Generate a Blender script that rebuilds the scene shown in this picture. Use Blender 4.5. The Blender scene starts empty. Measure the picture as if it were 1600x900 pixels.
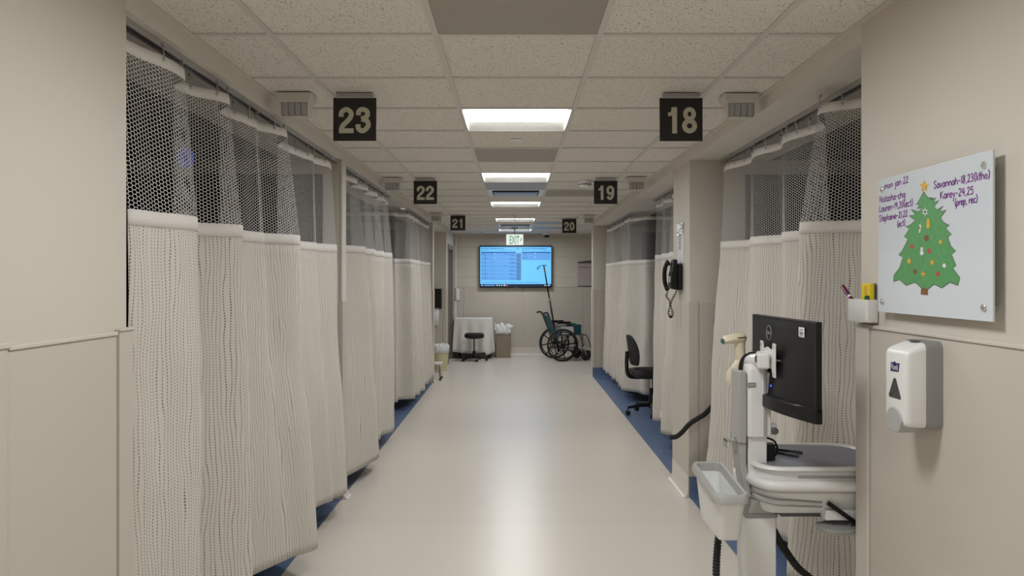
import bpy, bmesh, math, random
from mathutils import Vector, Matrix, noise
from mathutils.geometry import tessellate_polygon
random.seed(7)
S = bpy.context.scene
COL = S.collection
PI = math.pi
F = 1183.0            # focal length in pixels of the 1600x900 frame
CX, HY = 804.0, 436.0 # vanishing point of the corridor
EYE = 1.54
# ---------------------------------------------------------------- camera, world, exposure
cd = bpy.data.cameras.new('camera'); cam = bpy.data.objects.new('camera', cd); COL.objects.link(cam)
cam.location = (0, 0, EYE); cam.rotation_euler = (PI/2, 0, 0)
cd.sensor_width = 36; cd.lens = 36*F/1600; cd.clip_start = 0.05
cd.shift_x = -(CX-800)/1600; cd.shift_y = (HY-450)/1600
S.camera = cam
w = bpy.data.worlds.new('world'); S.world = w; w.use_nodes = True
w.node_tree.nodes['Background'].inputs[0].default_value = (0.9, 0.95, 1, 1)
w.node_tree.nodes['Background'].inputs[1].default_value = 0.012
S.view_settings.view_transform = 'Standard'; S.view_settings.look = 'None'
S.view_settings.gamma = 1; S.view_settings.use_curve_mapping = False
S.view_settings.exposure = 0.0
S.cycles.use_denoising = True
S.cycles.max_bounces = 10; S.cycles.diffuse_bounces = 6; S.cycles.transparent_max_bounces = 24
S.cycles.sample_clamp_indirect = 8
LAMP = 35.0            # radiance of the corridor lamp lenses
LAMP_NEAR = 37.0      # of the lamps above and behind the camera
LAMP_COL = (0.98, 1.0, 0.995)

def X_at(px, Y): return (px-CX)*Y/F
def Z_at(py, Y): return EYE-(py-HY)*Y/F

# ---------------------------------------------------------------- materials
def nmat(name):
    m = bpy.data.materials.new(name); m.use_nodes = True
    nt = m.node_tree
    return m, nt, nt.nodes['Principled BSDF']
def N(nt, t, **kw):
    n = nt.nodes.new(t)
    for k, v in kw.items(): setattr(n, k, v)
    return n
def L(nt, a, b): nt.links.new(a, b)
def val(nt, op, a, b=None, c=None):
    n = N(nt, 'ShaderNodeMath', operation=op)
    for i, x in enumerate((a, b, c)):
        if x is None: continue
        if isinstance(x, (int, float)): n.inputs[i].default_value = x
        else: L(nt, x, n.inputs[i])
    return n.outputs[0]
def mixc(nt, fac, a, b):
    n = N(nt, 'ShaderNodeMix', data_type='RGBA')
    if isinstance(fac, (int, float)): n.inputs[0].default_value = fac
    else: L(nt, fac, n.inputs[0])
    for i, x in ((6, a), (7, b)):
        if isinstance(x, tuple): n.inputs[i].default_value = (*x[:3], 1)
        else: L(nt, x, n.inputs[i])
    return n.outputs[2]
def pm(name, col, rough=0.5, metal=0.0, var=0.05, scale=12.0, bump=0.0, spec=0.5, coat=0.0):
    m, nt, b = nmat(name)
    tc = N(nt, 'ShaderNodeTexCoord'); nz = N(nt, 'ShaderNodeTexNoise')
    nz.inputs['Scale'].default_value = scale; nz.inputs['Detail'].default_value = 3
    L(nt, tc.outputs['Object'], nz.inputs['Vector'])
    a = tuple(c*(1-var) for c in col); c2 = tuple(min(1, c*(1+var)) for c in col)
    L(nt, mixc(nt, nz.outputs['Fac'], a, c2), b.inputs['Base Color'])
    b.inputs['Roughness'].default_value = rough; b.inputs['Metallic'].default_value = metal
    b.inputs['Specular IOR Level'].default_value = spec
    b.inputs['Coat Weight'].default_value = coat
    if bump:
        bp_ = N(nt, 'ShaderNodeBump'); bp_.inputs['Strength'].default_value = bump; bp_.inputs['Distance'].default_value = 0.002
        n2 = N(nt, 'ShaderNodeTexNoise'); n2.inputs['Scale'].default_value = scale*12
        L(nt, tc.outputs['Object'], n2.inputs['Vector']); L(nt, n2.outputs['Fac'], bp_.inputs['Height'])
        L(nt, bp_.outputs['Normal'], b.inputs['Normal'])
    return m
def emat(name, col, strength):
    m, nt, b = nmat(name)
    b.inputs['Base Color'].default_value = (*[c*0.5 for c in col], 1)
    b.inputs['Emission Color'].default_value = (*col, 1); b.inputs['Emission Strength'].default_value = strength
    b.inputs['Roughness'].default_value = 0.4
    return m
M = {}
M['wall'] = pm('beige wall paint', (0.60, 0.555, 0.49), 0.6, var=0.015, scale=3, bump=0.03)
M['wains'] = pm('beige wall protection sheet', (0.545, 0.50, 0.44), 0.5, var=0.012, scale=3, bump=0.02)
M['trim'] = pm('beige vinyl trim', (0.60, 0.55, 0.50), 0.45, var=0.02)
M['soffit'] = pm('off white soffit paint', (0.68, 0.64, 0.58), 0.7, var=0.015, scale=4)
M['bayceil'] = pm('shade darkened bay ceiling', (0.16, 0.155, 0.145), 0.8, var=0.03)  # darkened: the shade of the unlit bays is put into this colour
M['grid'] = pm('white painted ceiling grid', (0.62, 0.58, 0.54), 0.5, var=0.02)
M['brown'] = pm('tan ceiling panel', (0.335, 0.305, 0.25), 0.5, var=0.02)
M['greypanel'] = pm('blue grey ceiling panel', (0.36, 0.37, 0.40), 0.45, var=0.02)
M['vane'] = pm('blue reflection tinted metal', (0.30, 0.38, 0.50), 0.35, 0.5, var=0.02)  # white metal; the blue screen reflection is painted into its colour
M['bay_shade'] = pm('painted bay shade', (0.022, 0.021, 0.023), 0.6, var=0.1)  # near black, stands in for the shade inside the bays
M['white'] = pm('white plastic', (0.76, 0.76, 0.75), 0.35, var=0.02)
M['white_enamel'] = pm('white enamel', (0.82, 0.81, 0.78), 0.45, var=0.01)
M['offwhite'] = pm('off white plastic', (0.60, 0.57, 0.52), 0.5, var=0.02)
M['cream'] = pm('cream plastic', (0.70, 0.62, 0.47), 0.4, var=0.02)
M['grey'] = pm('grey plastic', (0.27, 0.27, 0.26), 0.45, var=0.03)
M['midgrey'] = pm('mid grey plastic', (0.40, 0.40, 0.39), 0.45, var=0.03)
M['dgrey'] = pm('dark grey plastic', (0.09, 0.09, 0.095), 0.45, var=0.05)
M['black'] = pm('black plastic', (0.007, 0.007, 0.008), 0.42, var=0.1, spec=0.3)
M['blackmatte'] = pm('black upholstery', (0.012, 0.012, 0.013), 0.75, var=0.1, bump=0.2)
M['rubber'] = pm('black rubber', (0.015, 0.015, 0.015), 0.7, var=0.1)
M['chrome'] = pm('chrome', (0.75, 0.75, 0.75), 0.2, 1.0, var=0.02)
M['alu'] = pm('satin aluminium', (0.50, 0.50, 0.50), 0.4, 0.8, var=0.02)
M['signblack'] = pm('black sign plate', (0.013, 0.010, 0.010), 0.5, var=0.05)
M['signtext'] = pm('warm white sign lettering', (0.56, 0.53, 0.42), 0.6, var=0.02)
M['teal'] = pm('teal vinyl', (0.004, 0.085, 0.11), 0.5, var=0.1, bump=0.1)
M['linen'] = pm('white linen', (0.74, 0.73, 0.69), 0.85, var=0.03, bump=0.1)
M['bag'] = pm('thin white plastic bag', (0.78, 0.79, 0.80), 0.3, var=0.06)
M['carton'] = pm('brown bin plastic', (0.26, 0.215, 0.155), 0.55, var=0.03)
M['yellowbin'] = pm('pale yellow plastic', (0.56, 0.52, 0.32), 0.5, var=0.04)
M['mat'] = pm('blue grey work mat', (0.20, 0.205, 0.25), 0.45, var=0.03)
M['doorwood'] = pm('taupe door laminate', (0.34, 0.29, 0.27), 0.5, var=0.04)
M['doorframe'] = pm('brown steel door frame', (0.20, 0.175, 0.15), 0.5, var=0.02)
M['paper'] = pm('white paper', (0.75, 0.75, 0.78), 0.6, var=0.02)
M['ink'] = pm('dark print', (0.07, 0.07, 0.08), 0.6, var=0.02)
M['plasticwrap'] = pm('shiny clear wrap', (0.85, 0.85, 0.85), 0.12, 0.6, var=0.05, bump=1.0)
M['purple'] = pm('purple marker ink', (0.19, 0.022, 0.26), 0.5, var=0.1)
M['maroon'] = pm('maroon marker plastic', (0.10, 0.006, 0.045), 0.35, var=0.05)
M['yellow'] = pm('yellow plastic', (0.75, 0.58, 0.01), 0.45, var=0.03)
M['green'] = pm('green marker plastic', (0.01, 0.10, 0.02), 0.4, var=0.05)
M['treegreen'] = pm('green marker fill', (0.09, 0.30, 0.10), 0.5, var=0.18, scale=60)
M['gold'] = pm('gold marker fill', (0.65, 0.38, 0.03), 0.5, var=0.1)
M['brownink'] = pm('brown marker fill', (0.19, 0.09, 0.03), 0.5, var=0.1)
M['redink'] = pm('red marker fill', (0.50, 0.06, 0.05), 0.5, var=0.1)
M['greenink'] = pm('green sign lettering', (0.02, 0.40, 0.16), 0.5, var=0.05)
M['exitgreen'] = emat('lit green lettering', (0.02, 0.42, 0.16), 0.55)
M['navy'] = pm('navy badge', (0.015, 0.012, 0.10), 0.4, var=0.05)
M['glassboard'] = pm('white back painted glass', (0.64, 0.69, 0.74), 0.12, var=0.01, coat=0.5)
M['glassedge'] = pm('green glass edge', (0.20, 0.32, 0.30), 0.1, var=0.02)
M['signlav'] = pm('lavender grey sign face', (0.46, 0.40, 0.41), 0.5, var=0.02)
M['window'] = pm('smoked clear plastic', (0.06, 0.055, 0.055), 0.15, var=0.5, scale=70)
M['lens'] = emat('lamp lens', LAMP_COL, LAMP)
M['lens_near'] = emat('bright lamp lens', LAMP_COL, LAMP_NEAR)
M['exitface'] = emat('lit exit face', (0.95, 1.0, 0.95), 0.75)
M['scr_bg'] = emat('screen pale blue', (0.13, 0.47, 0.83), 1.0)
M['scr_tab'] = emat('screen table blue', (0.095, 0.30, 0.66), 1.0)
M['scr_tab2'] = emat('screen column blue', (0.075, 0.20, 0.44), 1.0)
M['scr_row'] = emat('screen row line', (0.15, 0.42, 0.85), 1.0)
M['scr_head'] = emat('screen header blue', (0.012, 0.09, 0.36), 1.0)
M['scr_text'] = emat('screen text', (0.03, 0.10, 0.25), 1.0)
M['scr_bar'] = emat('screen task bar', (0.004, 0.018, 0.045), 1.0)
M['scr_icon'] = emat('screen icon white', (0.6, 0.75, 0.85), 1.0)
M['scr_red'] = emat('screen icon red', (0.6, 0.12, 0.15), 1.0)
M['blueglow'] = emat('blue lit screen', (0.03, 0.07, 0.5), 0.3)
M['led'] = emat('blue indicator', (0.05, 0.08, 1.0), 2.0)

def speckle_ceiling():
    m, nt, b = nmat('fissured ceiling tile')
    tc = N(nt, 'ShaderNodeTexCoord')
    n1 = N(nt, 'ShaderNodeTexNoise'); n1.inputs['Scale'].default_value = 150; n1.inputs['Detail'].default_value = 1
    n2 = N(nt, 'ShaderNodeTexVoronoi'); n2.inputs['Scale'].default_value = 95
    n3 = N(nt, 'ShaderNodeTexNoise'); n3.inputs['Scale'].default_value = 5
    for n in (n1, n2, n3): L(nt, tc.outputs['Object'], n.inputs['Vector'])
    pit = val(nt, 'LESS_THAN', n1.outputs['Fac'], 0.335)
    dot = val(nt, 'LESS_THAN', n2.outputs['Distance'], 0.19)
    gate = val(nt, 'GREATER_THAN', n3.outputs['Fac'], 0.44)
    mask = val(nt, 'MAXIMUM', pit, val(nt, 'MULTIPLY', dot, gate))
    base = mixc(nt, n3.outputs['Fac'], (0.72, 0.685, 0.62), (0.78, 0.74, 0.675))
    L(nt, mixc(nt, mask, base, (0.26, 0.235, 0.20)), b.inputs['Base Color'])
    b.inputs['Roughness'].default_value = 0.9
    return m
M['tile'] = speckle_ceiling()
def floor_mat(name, col, rough, seams, var=0.04):
    m, nt, b = nmat(name)
    tc = N(nt, 'ShaderNodeTexCoord'); sp = N(nt, 'ShaderNodeSeparateXYZ'); L(nt, tc.outputs['Object'], sp.inputs[0])
    n1 = N(nt, 'ShaderNodeTexNoise'); n1.inputs['Scale'].default_value = 2.2; n1.inputs['Detail'].default_value = 5
    n2 = N(nt, 'ShaderNodeTexNoise'); n2.inputs['Scale'].default_value = 70; n2.inputs['Detail'].default_value = 2
    L(nt, tc.outputs['Object'], n1.inputs['Vector']); L(nt, tc.outputs['Object'], n2.inputs['Vector'])
    f = val(nt, 'ADD', val(nt, 'MULTIPLY', n1.outputs['Fac'], 0.7), val(nt, 'MULTIPLY', n2.outputs['Fac'], 0.3))
    c = mixc(nt, f, tuple(x*(1-var*1.6) for x in col), tuple(x*(1+var*1.6) for x in col))
    for s in seams:
        k = val(nt, 'LESS_THAN', val(nt, 'ABSOLUTE', val(nt, 'SUBTRACT', sp.outputs[1], s)), 0.0035)
        c = mixc(nt, val(nt, 'MULTIPLY', k, 0.35), c, tuple(x*0.45 for x in col))
    # small scuffs
    mp = N(nt, 'ShaderNodeMapping'); mp.inputs['Scale'].default_value = (5, 1.7, 1); mp.inputs['Rotation'].default_value = (0, 0, 0.5)
    L(nt, tc.outputs['Object'], mp.inputs[0])
    n3 = N(nt, 'ShaderNodeTexNoise'); n3.inputs['Scale'].default_value = 4; n3.inputs['Detail'].default_value = 6; L(nt, mp.outputs[0], n3.inputs['Vector'])
    sc = val(nt, 'GREATER_THAN', n3.outputs['Fac'], 0.70)
    c = mixc(nt, val(nt, 'MULTIPLY', sc, 0.05), c, tuple(x*0.5 for x in col))
    L(nt, c, b.inputs['Base Color'])
    r = val(nt, 'ADD', rough-0.025, val(nt, 'MULTIPLY', n1.outputs['Fac'], 0.05)); L(nt, r, b.inputs['Roughness'])
    b.inputs['Specular IOR Level'].default_value = 0.5
    return m
M['floor'] = floor_mat('beige sheet vinyl', (0.66, 0.61, 0.55), 0.30, (4.84, 6.75, 9.0, 2.9), 0.018)
M['bluefloor'] = floor_mat('blue sheet vinyl', (0.10, 0.155, 0.275), 0.42, ())
def block_mat():
    m, nt, b = nmat('painted block wall')
    tc = N(nt, 'ShaderNodeTexCoord'); sp = N(nt, 'ShaderNodeSeparateXYZ'); L(nt, tc.outputs['Object'], sp.inputs[0])
    fr = val(nt, 'FRACT', val(nt, 'DIVIDE', val(nt, 'ADD', sp.outputs[2], 0.02), 0.2))
    ln = val(nt, 'LESS_THAN', fr, 0.05)
    row = val(nt, 'FLOOR', val(nt, 'DIVIDE', val(nt, 'ADD', sp.outputs[2], 0.02), 0.4))
    fx = val(nt, 'FRACT', val(nt, 'ADD', val(nt, 'DIVIDE', sp.outputs[0], 1.2), 0.3))
    lx = val(nt, 'MULTIPLY', val(nt, 'LESS_THAN', fx, 0.007), 0.5)
    mk = val(nt, 'MAXIMUM', ln, lx)
    L(nt, mixc(nt, val(nt, 'MULTIPLY', mk, 0.55), (0.60, 0.555, 0.48), (0.40, 0.365, 0.31)), b.inputs['Base Color'])
    b.inputs['Roughness'].default_value = 0.6
    return m
M['block'] = block_mat()
def fabric_mat():
    m, nt, b = nmat('dashed curtain fabric')
    uv = N(nt, 'ShaderNodeUVMap'); sp = N(nt, 'ShaderNodeSeparateXYZ'); L(nt, uv.outputs[0], sp.inputs[0])
    u, v = sp.outputs[0], sp.outputs[1]
    mp = N(nt, 'ShaderNodeMapping'); mp.inputs['Scale'].default_value = (15, 3.4, 1); L(nt, uv.outputs[0], mp.inputs[0])
    nz = N(nt, 'ShaderNodeTexNoise'); nz.inputs['Scale'].default_value = 1; nz.inputs['Detail'].default_value = 1.5; L(nt, mp.outputs[0], nz.inputs['Vector'])
    ud = val(nt, 'ADD', u, val(nt, 'MULTIPLY', nz.outputs['Fac'], 0.050))
    l = val(nt, 'DIVIDE', ud, 0.0158)
    fid = val(nt, 'FLOOR', l); fr = val(nt, 'ABSOLUTE', val(nt, 'SUBTRACT', val(nt, 'FRACT', l), 0.5))
    wn = N(nt, 'ShaderNodeTexWhiteNoise', noise_dimensions='1D'); L(nt, fid, wn.inputs['W'])
    line = val(nt, 'LESS_THAN', fr, 0.09)
    dash = val(nt, 'LESS_THAN', val(nt, 'FRACT', val(nt, 'ADD', val(nt, 'DIVIDE', v, 0.0112), wn.outputs['Value'])), 0.57)
    mask = val(nt, 'MULTIPLY', line, dash)
    # woven ground, faint
    n2 = N(nt, 'ShaderNodeTexNoise'); n2.inputs['Scale'].default_value = 260; L(nt, uv.outputs[0], n2.inputs['Vector'])
    ground = mixc(nt, n2.outputs['Fac'], (0.565, 0.53, 0.48), (0.675, 0.635, 0.58))
    ink = mixc(nt, wn.outputs['Value'], (0.035, 0.03, 0.032), (0.19, 0.15, 0.14))
    L(nt, mixc(nt, val(nt, 'MULTIPLY', mask, 0.92), ground, ink), b.inputs['Base Color'])
    b.inputs['Roughness'].default_value = 0.9; b.inputs['Specular IOR Level'].default_value = 0.2
    b.inputs['Sheen Weight'].default_value = 0.1
    return m
M['fabric'] = fabric_mat()
def net_mat(s=0.0139, t=0.065):
    m, nt, b = nmat('white honeycomb net')
    uv = N(nt, 'ShaderNodeUVMap')
    def vm(op, a, b_=None):
        n = N(nt, 'ShaderNodeVectorMath', operation=op)
        for i, x in enumerate((a, b_)):
            if x is None: continue
            if isinstance(x, tuple): n.inputs[i].default_value = x
            else: L(nt, x, n.inputs[i])
        return n
    R = (1, 1.7320508, 1); H = (0.5, 0.8660254, 0.5)
    sep = N(nt, 'ShaderNodeSeparateXYZ'); L(nt, uv.outputs[0], sep.inputs[0])
    cmb = N(nt, 'ShaderNodeCombineXYZ'); L(nt, sep.outputs[1], cmb.inputs[0]); L(nt, sep.outputs[0], cmb.inputs[1])   # flat-topped cells
    p = vm('ADD', vm('DIVIDE', cmb.outputs[0], (s, s*1.17, 1)).outputs[0], (40, 40*1.7320508, 0)).outputs[0]
    a = vm('SUBTRACT', vm('MODULO', p, R).outputs[0], H).outputs[0]
    c = vm('SUBTRACT', vm('MODULO', vm('ADD', p, H).outputs[0], R).outputs[0], H).outputs[0]
    a = vm('MULTIPLY', a, (1, 1, 0)).outputs[0]; c = vm('MULTIPLY', c, (1, 1, 0)).outputs[0]
    def hexd(q):
        q = vm('ABSOLUTE', q).outputs[0]
        d = vm('DOT_PRODUCT', q, (0.5, 0.8660254, 0)).outputs['Value']
        sx = N(nt, 'ShaderNodeSeparateXYZ'); L(nt, q, sx.inputs[0])
        return val(nt, 'MAXIMUM', d, sx.outputs[0])
    d = val(nt, 'MINIMUM', hexd(a), hexd(c))
    thread = val(nt, 'GREATER_THAN', d, 0.5-t)
    b.inputs['Base Color'].default_value = (0.66, 0.65, 0.63, 1); b.inputs['Roughness'].default_value = 0.8
    L(nt, thread, b.inputs['Alpha'])
    return m
M['net'] = net_mat()
M['tape'] = pm('white curtain tape', (0.70, 0.67, 0.64), 0.8, var=0.03, scale=40)

# ---------------------------------------------------------------- mesh helpers
class MB:
    def __init__(s): s.bm = bmesh.new(); s.mi = 0
    def _f(s, vs):
        try: f = s.bm.faces.new(vs); f.material_index = s.mi; return f
        except ValueError: return None
    def box(s, x0, x1, y0, y1, z0, z1, mat=None):
        c = [Vector((x, y, z)) for z in (z0, z1) for y in (y0, y1) for x in (x0, x1)]
        if mat is not None: c = [mat @ p for p in c]
        v = [s.bm.verts.new(p) for p in c]
        for q in ((0,2,3,1),(4,5,7,6),(0,1,5,4),(2,6,7,3),(0,4,6,2),(1,3,7,5)): s._f([v[i] for i in q])
        return s
    def quad(s, *pts): s._f([s.bm.verts.new(p) for p in pts]); return s
    def loft(s, rings, caps=True, closed=True):
        R = [[s.bm.verts.new(p) for p in r] for r in rings]; n = len(R[0])
        for a, b in zip(R, R[1:]):
            for i in range(n if closed else n-1):
                j = (i+1) % n; s._f([a[i], a[j], b[j], b[i]])
        if caps: s._f(R[0][::-1]); s._f(R[-1])
        return s
    def tube(s, pts, r, seg=8, caps=True, closed=False):
        pts = [Vector(p) for p in pts]; n = len(pts)
        rr = r if isinstance(r, (list, tuple)) else [r]*n
        rings = []; up = None
        for i, p in enumerate(pts):
            if closed: t = pts[(i+1) % n]-pts[i-1]
            else: t = pts[min(i+1, n-1)]-pts[max(i-1, 0)]
            t = t.normalized() if t.length > 1e-9 else Vector((0, 0, 1))
            if up is None:
                up = Vector((0, 0, 1)) if abs(t.z) < 0.9 else Vector((1, 0, 0))
            a = (up - t*up.dot(t)); a = a.normalized() if a.length > 1e-6 else t.orthogonal().normalized()
            up = a; b = t.cross(a)
            rings.append([p + a*math.cos(k*2*PI/seg)*rr[i] + b*math.sin(k*2*PI/seg)*rr[i] for k in range(seg)])
        if closed: rings.append(rings[0]); s.loft(rings, False)
        else: s.loft(rings, caps)
        return s
    def lathe(s, prof, seg=20, mat=None, caps=True):
        rings = []
        for r, z in prof:
            ring = [Vector((r*math.cos(k*2*PI/seg), r*math.sin(k*2*PI/seg), z)) for k in range(seg)]
            if mat is not None: ring = [mat @ p for p in ring]
            rings.append(ring)
        return s.loft(rings, caps)
    def prism(s, outline, z0, z1, mat=None):
        rings = [[Vector((x, y, z)) for x, y in outline] for z in (z0, z1)]
        if mat is not None: rings = [[mat @ p for p in r] for r in rings]
        return s.loft(rings)
    def flat(s, pts):  # planar polygon, any outline
        pts = [Vector(p) for p in pts]
        vs = [s.bm.verts.new(p) for p in pts]
        for t in tessellate_polygon([pts]): s._f([vs[i] for i in t])
        return s
    def ball(s, c, r, seg=12, rings=8, sc=(1, 1, 1)):
        prof = [(max(1e-4, math.sin(PI*i/rings)), -math.cos(PI*i/rings)) for i in range(rings+1)]
        m = Matrix.Translation(c) @ Matrix.Diagonal((*[r*k for k in sc], 1))
        return s.lathe(prof, seg, m)
    def mesh_in(s, me, mat=None):
        n0 = len(s.bm.verts); f0 = len(s.bm.faces)
        s.bm.from_mesh(me); s.bm.verts.ensure_lookup_table(); s.bm.faces.ensure_lookup_table()
        if mat is not None:
            for v in s.bm.verts[n0:]: v.co = mat @ v.co
        for f in s.bm.faces[f0:]: f.material_index = s.mi
        return s
    def done(s, name, mats, parent=None, smooth=True, bevel=0, seg=2, solid=0, sub=0, recalc=True, origin=None):
        if recalc: bmesh.ops.recalc_face_normals(s.bm, faces=s.bm.faces[:])
        if origin is not None: bmesh.ops.translate(s.bm, verts=s.bm.verts[:], vec=-Vector(origin))
        if smooth and not bevel:
            for e in s.bm.edges:
                if len(e.link_faces) == 2 and e.calc_face_angle(0) > math.radians(40): e.smooth = False
        me = bpy.data.meshes.new(name); s.bm.to_mesh(me); s.bm.free()
        if smooth: me.polygons.foreach_set('use_smooth', [True]*len(me.polygons))
        for m in (mats if isinstance(mats, (list, tuple)) else [mats]): me.materials.append(m)
        o = bpy.data.objects.new(name, me); COL.objects.link(o)
        if parent is not None: o.parent = parent
        if origin is not None: o.location = origin
        if sub:
            d = o.modifiers.new('sub', 'SUBSURF'); d.levels = sub; d.render_levels = sub
        if solid:
            d = o.modifiers.new('solid', 'SOLIDIFY'); d.thickness = solid; d.offset = 0
        if bevel:
            d = o.modifiers.new('bevel', 'BEVEL'); d.width = bevel; d.segments = seg; d.limit_method = 'ANGLE'; d.angle_limit = math.radians(35)
            d.harden_normals = True
        return o
def tag(o, label, cat, group=None, kind=None):
    o['label'] = label; o['category'] = cat
    if group: o['group'] = group
    if kind: o['kind'] = kind
    return o
def thing(name, label, cat, loc=(0, 0, 0), rotz=0, group=None):
    o = bpy.data.objects.new(name, None); COL.objects.link(o); o.empty_display_size = 0.1
    o.location = loc; o.rotation_euler = (0, 0, rotz)
    return tag(o, label, cat, group)
def dup(root, loc, label, rotz=None):
    r = root.copy(); COL.objects.link(r); r.location = loc; r['label'] = label
    if rotz is not None: r.rotation_euler = (0, 0, rotz)
    for ch in list(root.children):
        c = ch.copy(); COL.objects.link(c); c.parent = r
        for g in list(ch.children):
            d = g.copy(); COL.objects.link(d); d.parent = c
    return r
def struct(name, mb, mats, parent=None, **kw):
    o = mb.done(name, mats, parent, **kw)
    if parent is None: o['kind'] = 'structure'
    return o
def text_mesh(txt, size=1.0, bold=0.0, extrude=0.0, align='CENTER', shear=0, space=1.0):
    c = bpy.data.curves.new('lettering', 'FONT'); c.body = txt; c.size = size; c.offset = bold; c.extrude = extrude
    c.align_x = align; c.align_y = 'CENTER'; c.shear = shear; c.space_character = space; c.resolution_u = 4
    o = bpy.data.objects.new('lettering', c); COL.objects.link(o)
    bpy.context.view_layer.update()
    me = bpy.data.meshes.new_from_object(o.evaluated_get(bpy.context.evaluated_depsgraph_get()))
    bpy.data.objects.remove(o); bpy.data.curves.remove(c)
    return me
def fit_text(txt, wd, ht, bold=0.02, extrude=0.0, **kw):
    """lettering mesh centred on the origin in XY, scaled to wd x ht"""
    me = text_mesh(txt, 1.0, bold, extrude, **kw)
    xs = [v.co.x for v in me.vertices]; ys = [v.co.y for v in me.vertices]
    cx, cy = (min(xs)+max(xs))/2, (min(ys)+max(ys))/2
    sx = wd/(max(xs)-min(xs)); sy = ht/(max(ys)-min(ys))
    me.transform(Matrix.Diagonal((sx, sy, 1, 1)) @ Matrix.Translation((-cx, -cy, 0)))
    return me
FACE_NY = Matrix(((1,0,0,0),(0,0,-1,0),(0,1,0,0),(0,0,0,1)))      # XY drawing stands up and looks to -Y
FACE_NX = Matrix(((0,0,-1,0),(-1,0,0,0),(0,1,0,0),(0,0,0,1)))     # ... looks to -X
def crom(P, n, closed=False):
    P = [Vector(p) for p in P]; out = []
    m = len(P)
    for i in range(m-1 if not closed else m):
        if closed: a, b, c, d = P[i-1], P[i], P[(i+1) % m], P[(i+2) % m]
        else: a, b, c, d = P[max(i-1, 0)], P[i], P[i+1], P[min(i+2, m-1)]
        for k in range(n):
            t = k/n
            out.append(0.5*((2*b)+(-a+c)*t+(2*a-5*b+4*c-d)*t*t+(-a+3*b-3*c+d)*t**3))
    if not closed: out.append(P[-1])
    return out
def rrect(x0, x1, y0, y1, r, n=5):
    o = []
    for cx, cy, a0 in ((x1-r, y0+r, -PI/2), (x1-r, y1-r, 0), (x0+r, y1-r, PI/2), (x0+r, y0+r, PI)):
        for k in range(n+1):
            a = a0+k*PI/2/n; o.append((cx+r*math.cos(a), cy+r*math.sin(a)))
    return o

# ================================================================ THE SETTING
XL, XR = -1.208, 1.232
HC, HS = 2.444, 2.378          # corridor ceiling, bay soffit
XC = (XL+XR)/2
YB = 15.3
YL0, YR0 = 2.355, 2.69         # ends of the near walls
P0, PK = 2.81, 0.6085          # ceiling module
def yk(k): return P0+PK*k
OUT = 3.7
# floors
fb = MB()
fb.quad((XL,-6,0),(XR,-6,0),(XR,YB,0),(XL,YB,0))
fb.quad((-OUT,11.35,0),(XL,11.35,0),(XL,YB,0),(-OUT,YB,0))
fb.quad((XR,12.1,0),(OUT,12.1,0),(OUT,YB,0),(XR,YB,0))
bmesh.ops.remove_doubles(fb.bm, verts=fb.bm.verts[:], dist=1e-5)
struct('floor', fb, M['floor'])
struct('floor_left', MB().quad((-OUT,YL0-0.3,0),(XL,YL0-0.3,0),(XL,11.35,0),(-OUT,11.35,0)), M['bluefloor'])
struct('floor_right', MB().quad((XR,YR0-0.3,0),(OUT,YR0-0.3,0),(OUT,12.1,0),(XR,12.1,0)), M['bluefloor'])
wl = MB()   # pale weld line between the two floor colours
wl.box(XL-0.004, XL+0.004, YL0, 11.2, 0, 0.0012); wl.box(XR-0.004, XR+0.004, YR0, 11.9, 0, 0.0012)
struct('trim_1', wl, M['trim'], smooth=False)
# ceiling with real openings for the lamps and diffusers
LIGHTS = [2, 6, 10, 14, 18]; NEAR_LIGHTS = [-2, -6, -10]
xs = [XL, XC-0.915, XC-0.305, XC+0.305, XC+0.915, XR]
ks = list(range(-14, 21))
holes = {(2, k) for k in LIGHTS+NEAR_LIGHTS+[8, 16]} | {(0, -3), (4, -3), (0, -7), (4, -7)} - {(0, -3), (4, -3), (0, -7), (4, -7)}
cb = MB()
for k in ks:
    y0, y1 = yk(k), min(yk(k+1), YB)
    for i in range(5):
        if (i, k) in holes: continue
        cb.quad((xs[i], y0, HC+0.006), (xs[i], y1, HC+0.006), (xs[i+1], y1, HC+0.006), (xs[i+1], y0, HC+0.006))
cb.quad((XR,12.1,HC+0.006),(XR,YB,HC+0.006),(OUT,YB,HC+0.006),(OUT,12.1,HC+0.006))
struct('ceiling', cb, M['tile'], smooth=False, recalc=False)
g = MB()
for x in xs[1:-1]: g.box(x-0.012, x+0.012, yk(-14), YB, HC, HC+0.009)
for k in ks:
    for i in range(5):
        a = xs[i]+(0.012 if i else 0); b_ = xs[i+1]-(0.012 if i < 4 else 0)
        g.box(a, b_, yk(k)-0.012, yk(k)+0.012, HC, HC+0.009)
struct('trim_2', g, M['grid'], smooth=False)
g = MB()
g.box(XL, XL+0.022, -6, YB, HC-0.002, HC+0.008); g.box(XR-0.022, XR, -6, 12.1, HC-0.002, HC+0.008)
struct('trim_3', g, M['trim'], smooth=False)
# soffits over the bays
struct('ceiling_left', MB().box(-1.62, XL, YL0, 13.4, HS, HC+0.12).box(-OUT, -1.62, 11.2, 13.4, HS, HC+0.12), M['soffit'], smooth=False)
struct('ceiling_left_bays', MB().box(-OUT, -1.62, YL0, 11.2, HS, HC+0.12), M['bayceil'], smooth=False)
struct('ceiling_right', MB().box(XR, 1.80, YR0, 12.1, HS, HC+0.12), M['soffit'], smooth=False)
struct('ceiling_right_bays', MB().box(1.80, OUT, YR0, 12.1, HS, HC+0.12), M['bayceil'], smooth=False)
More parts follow.
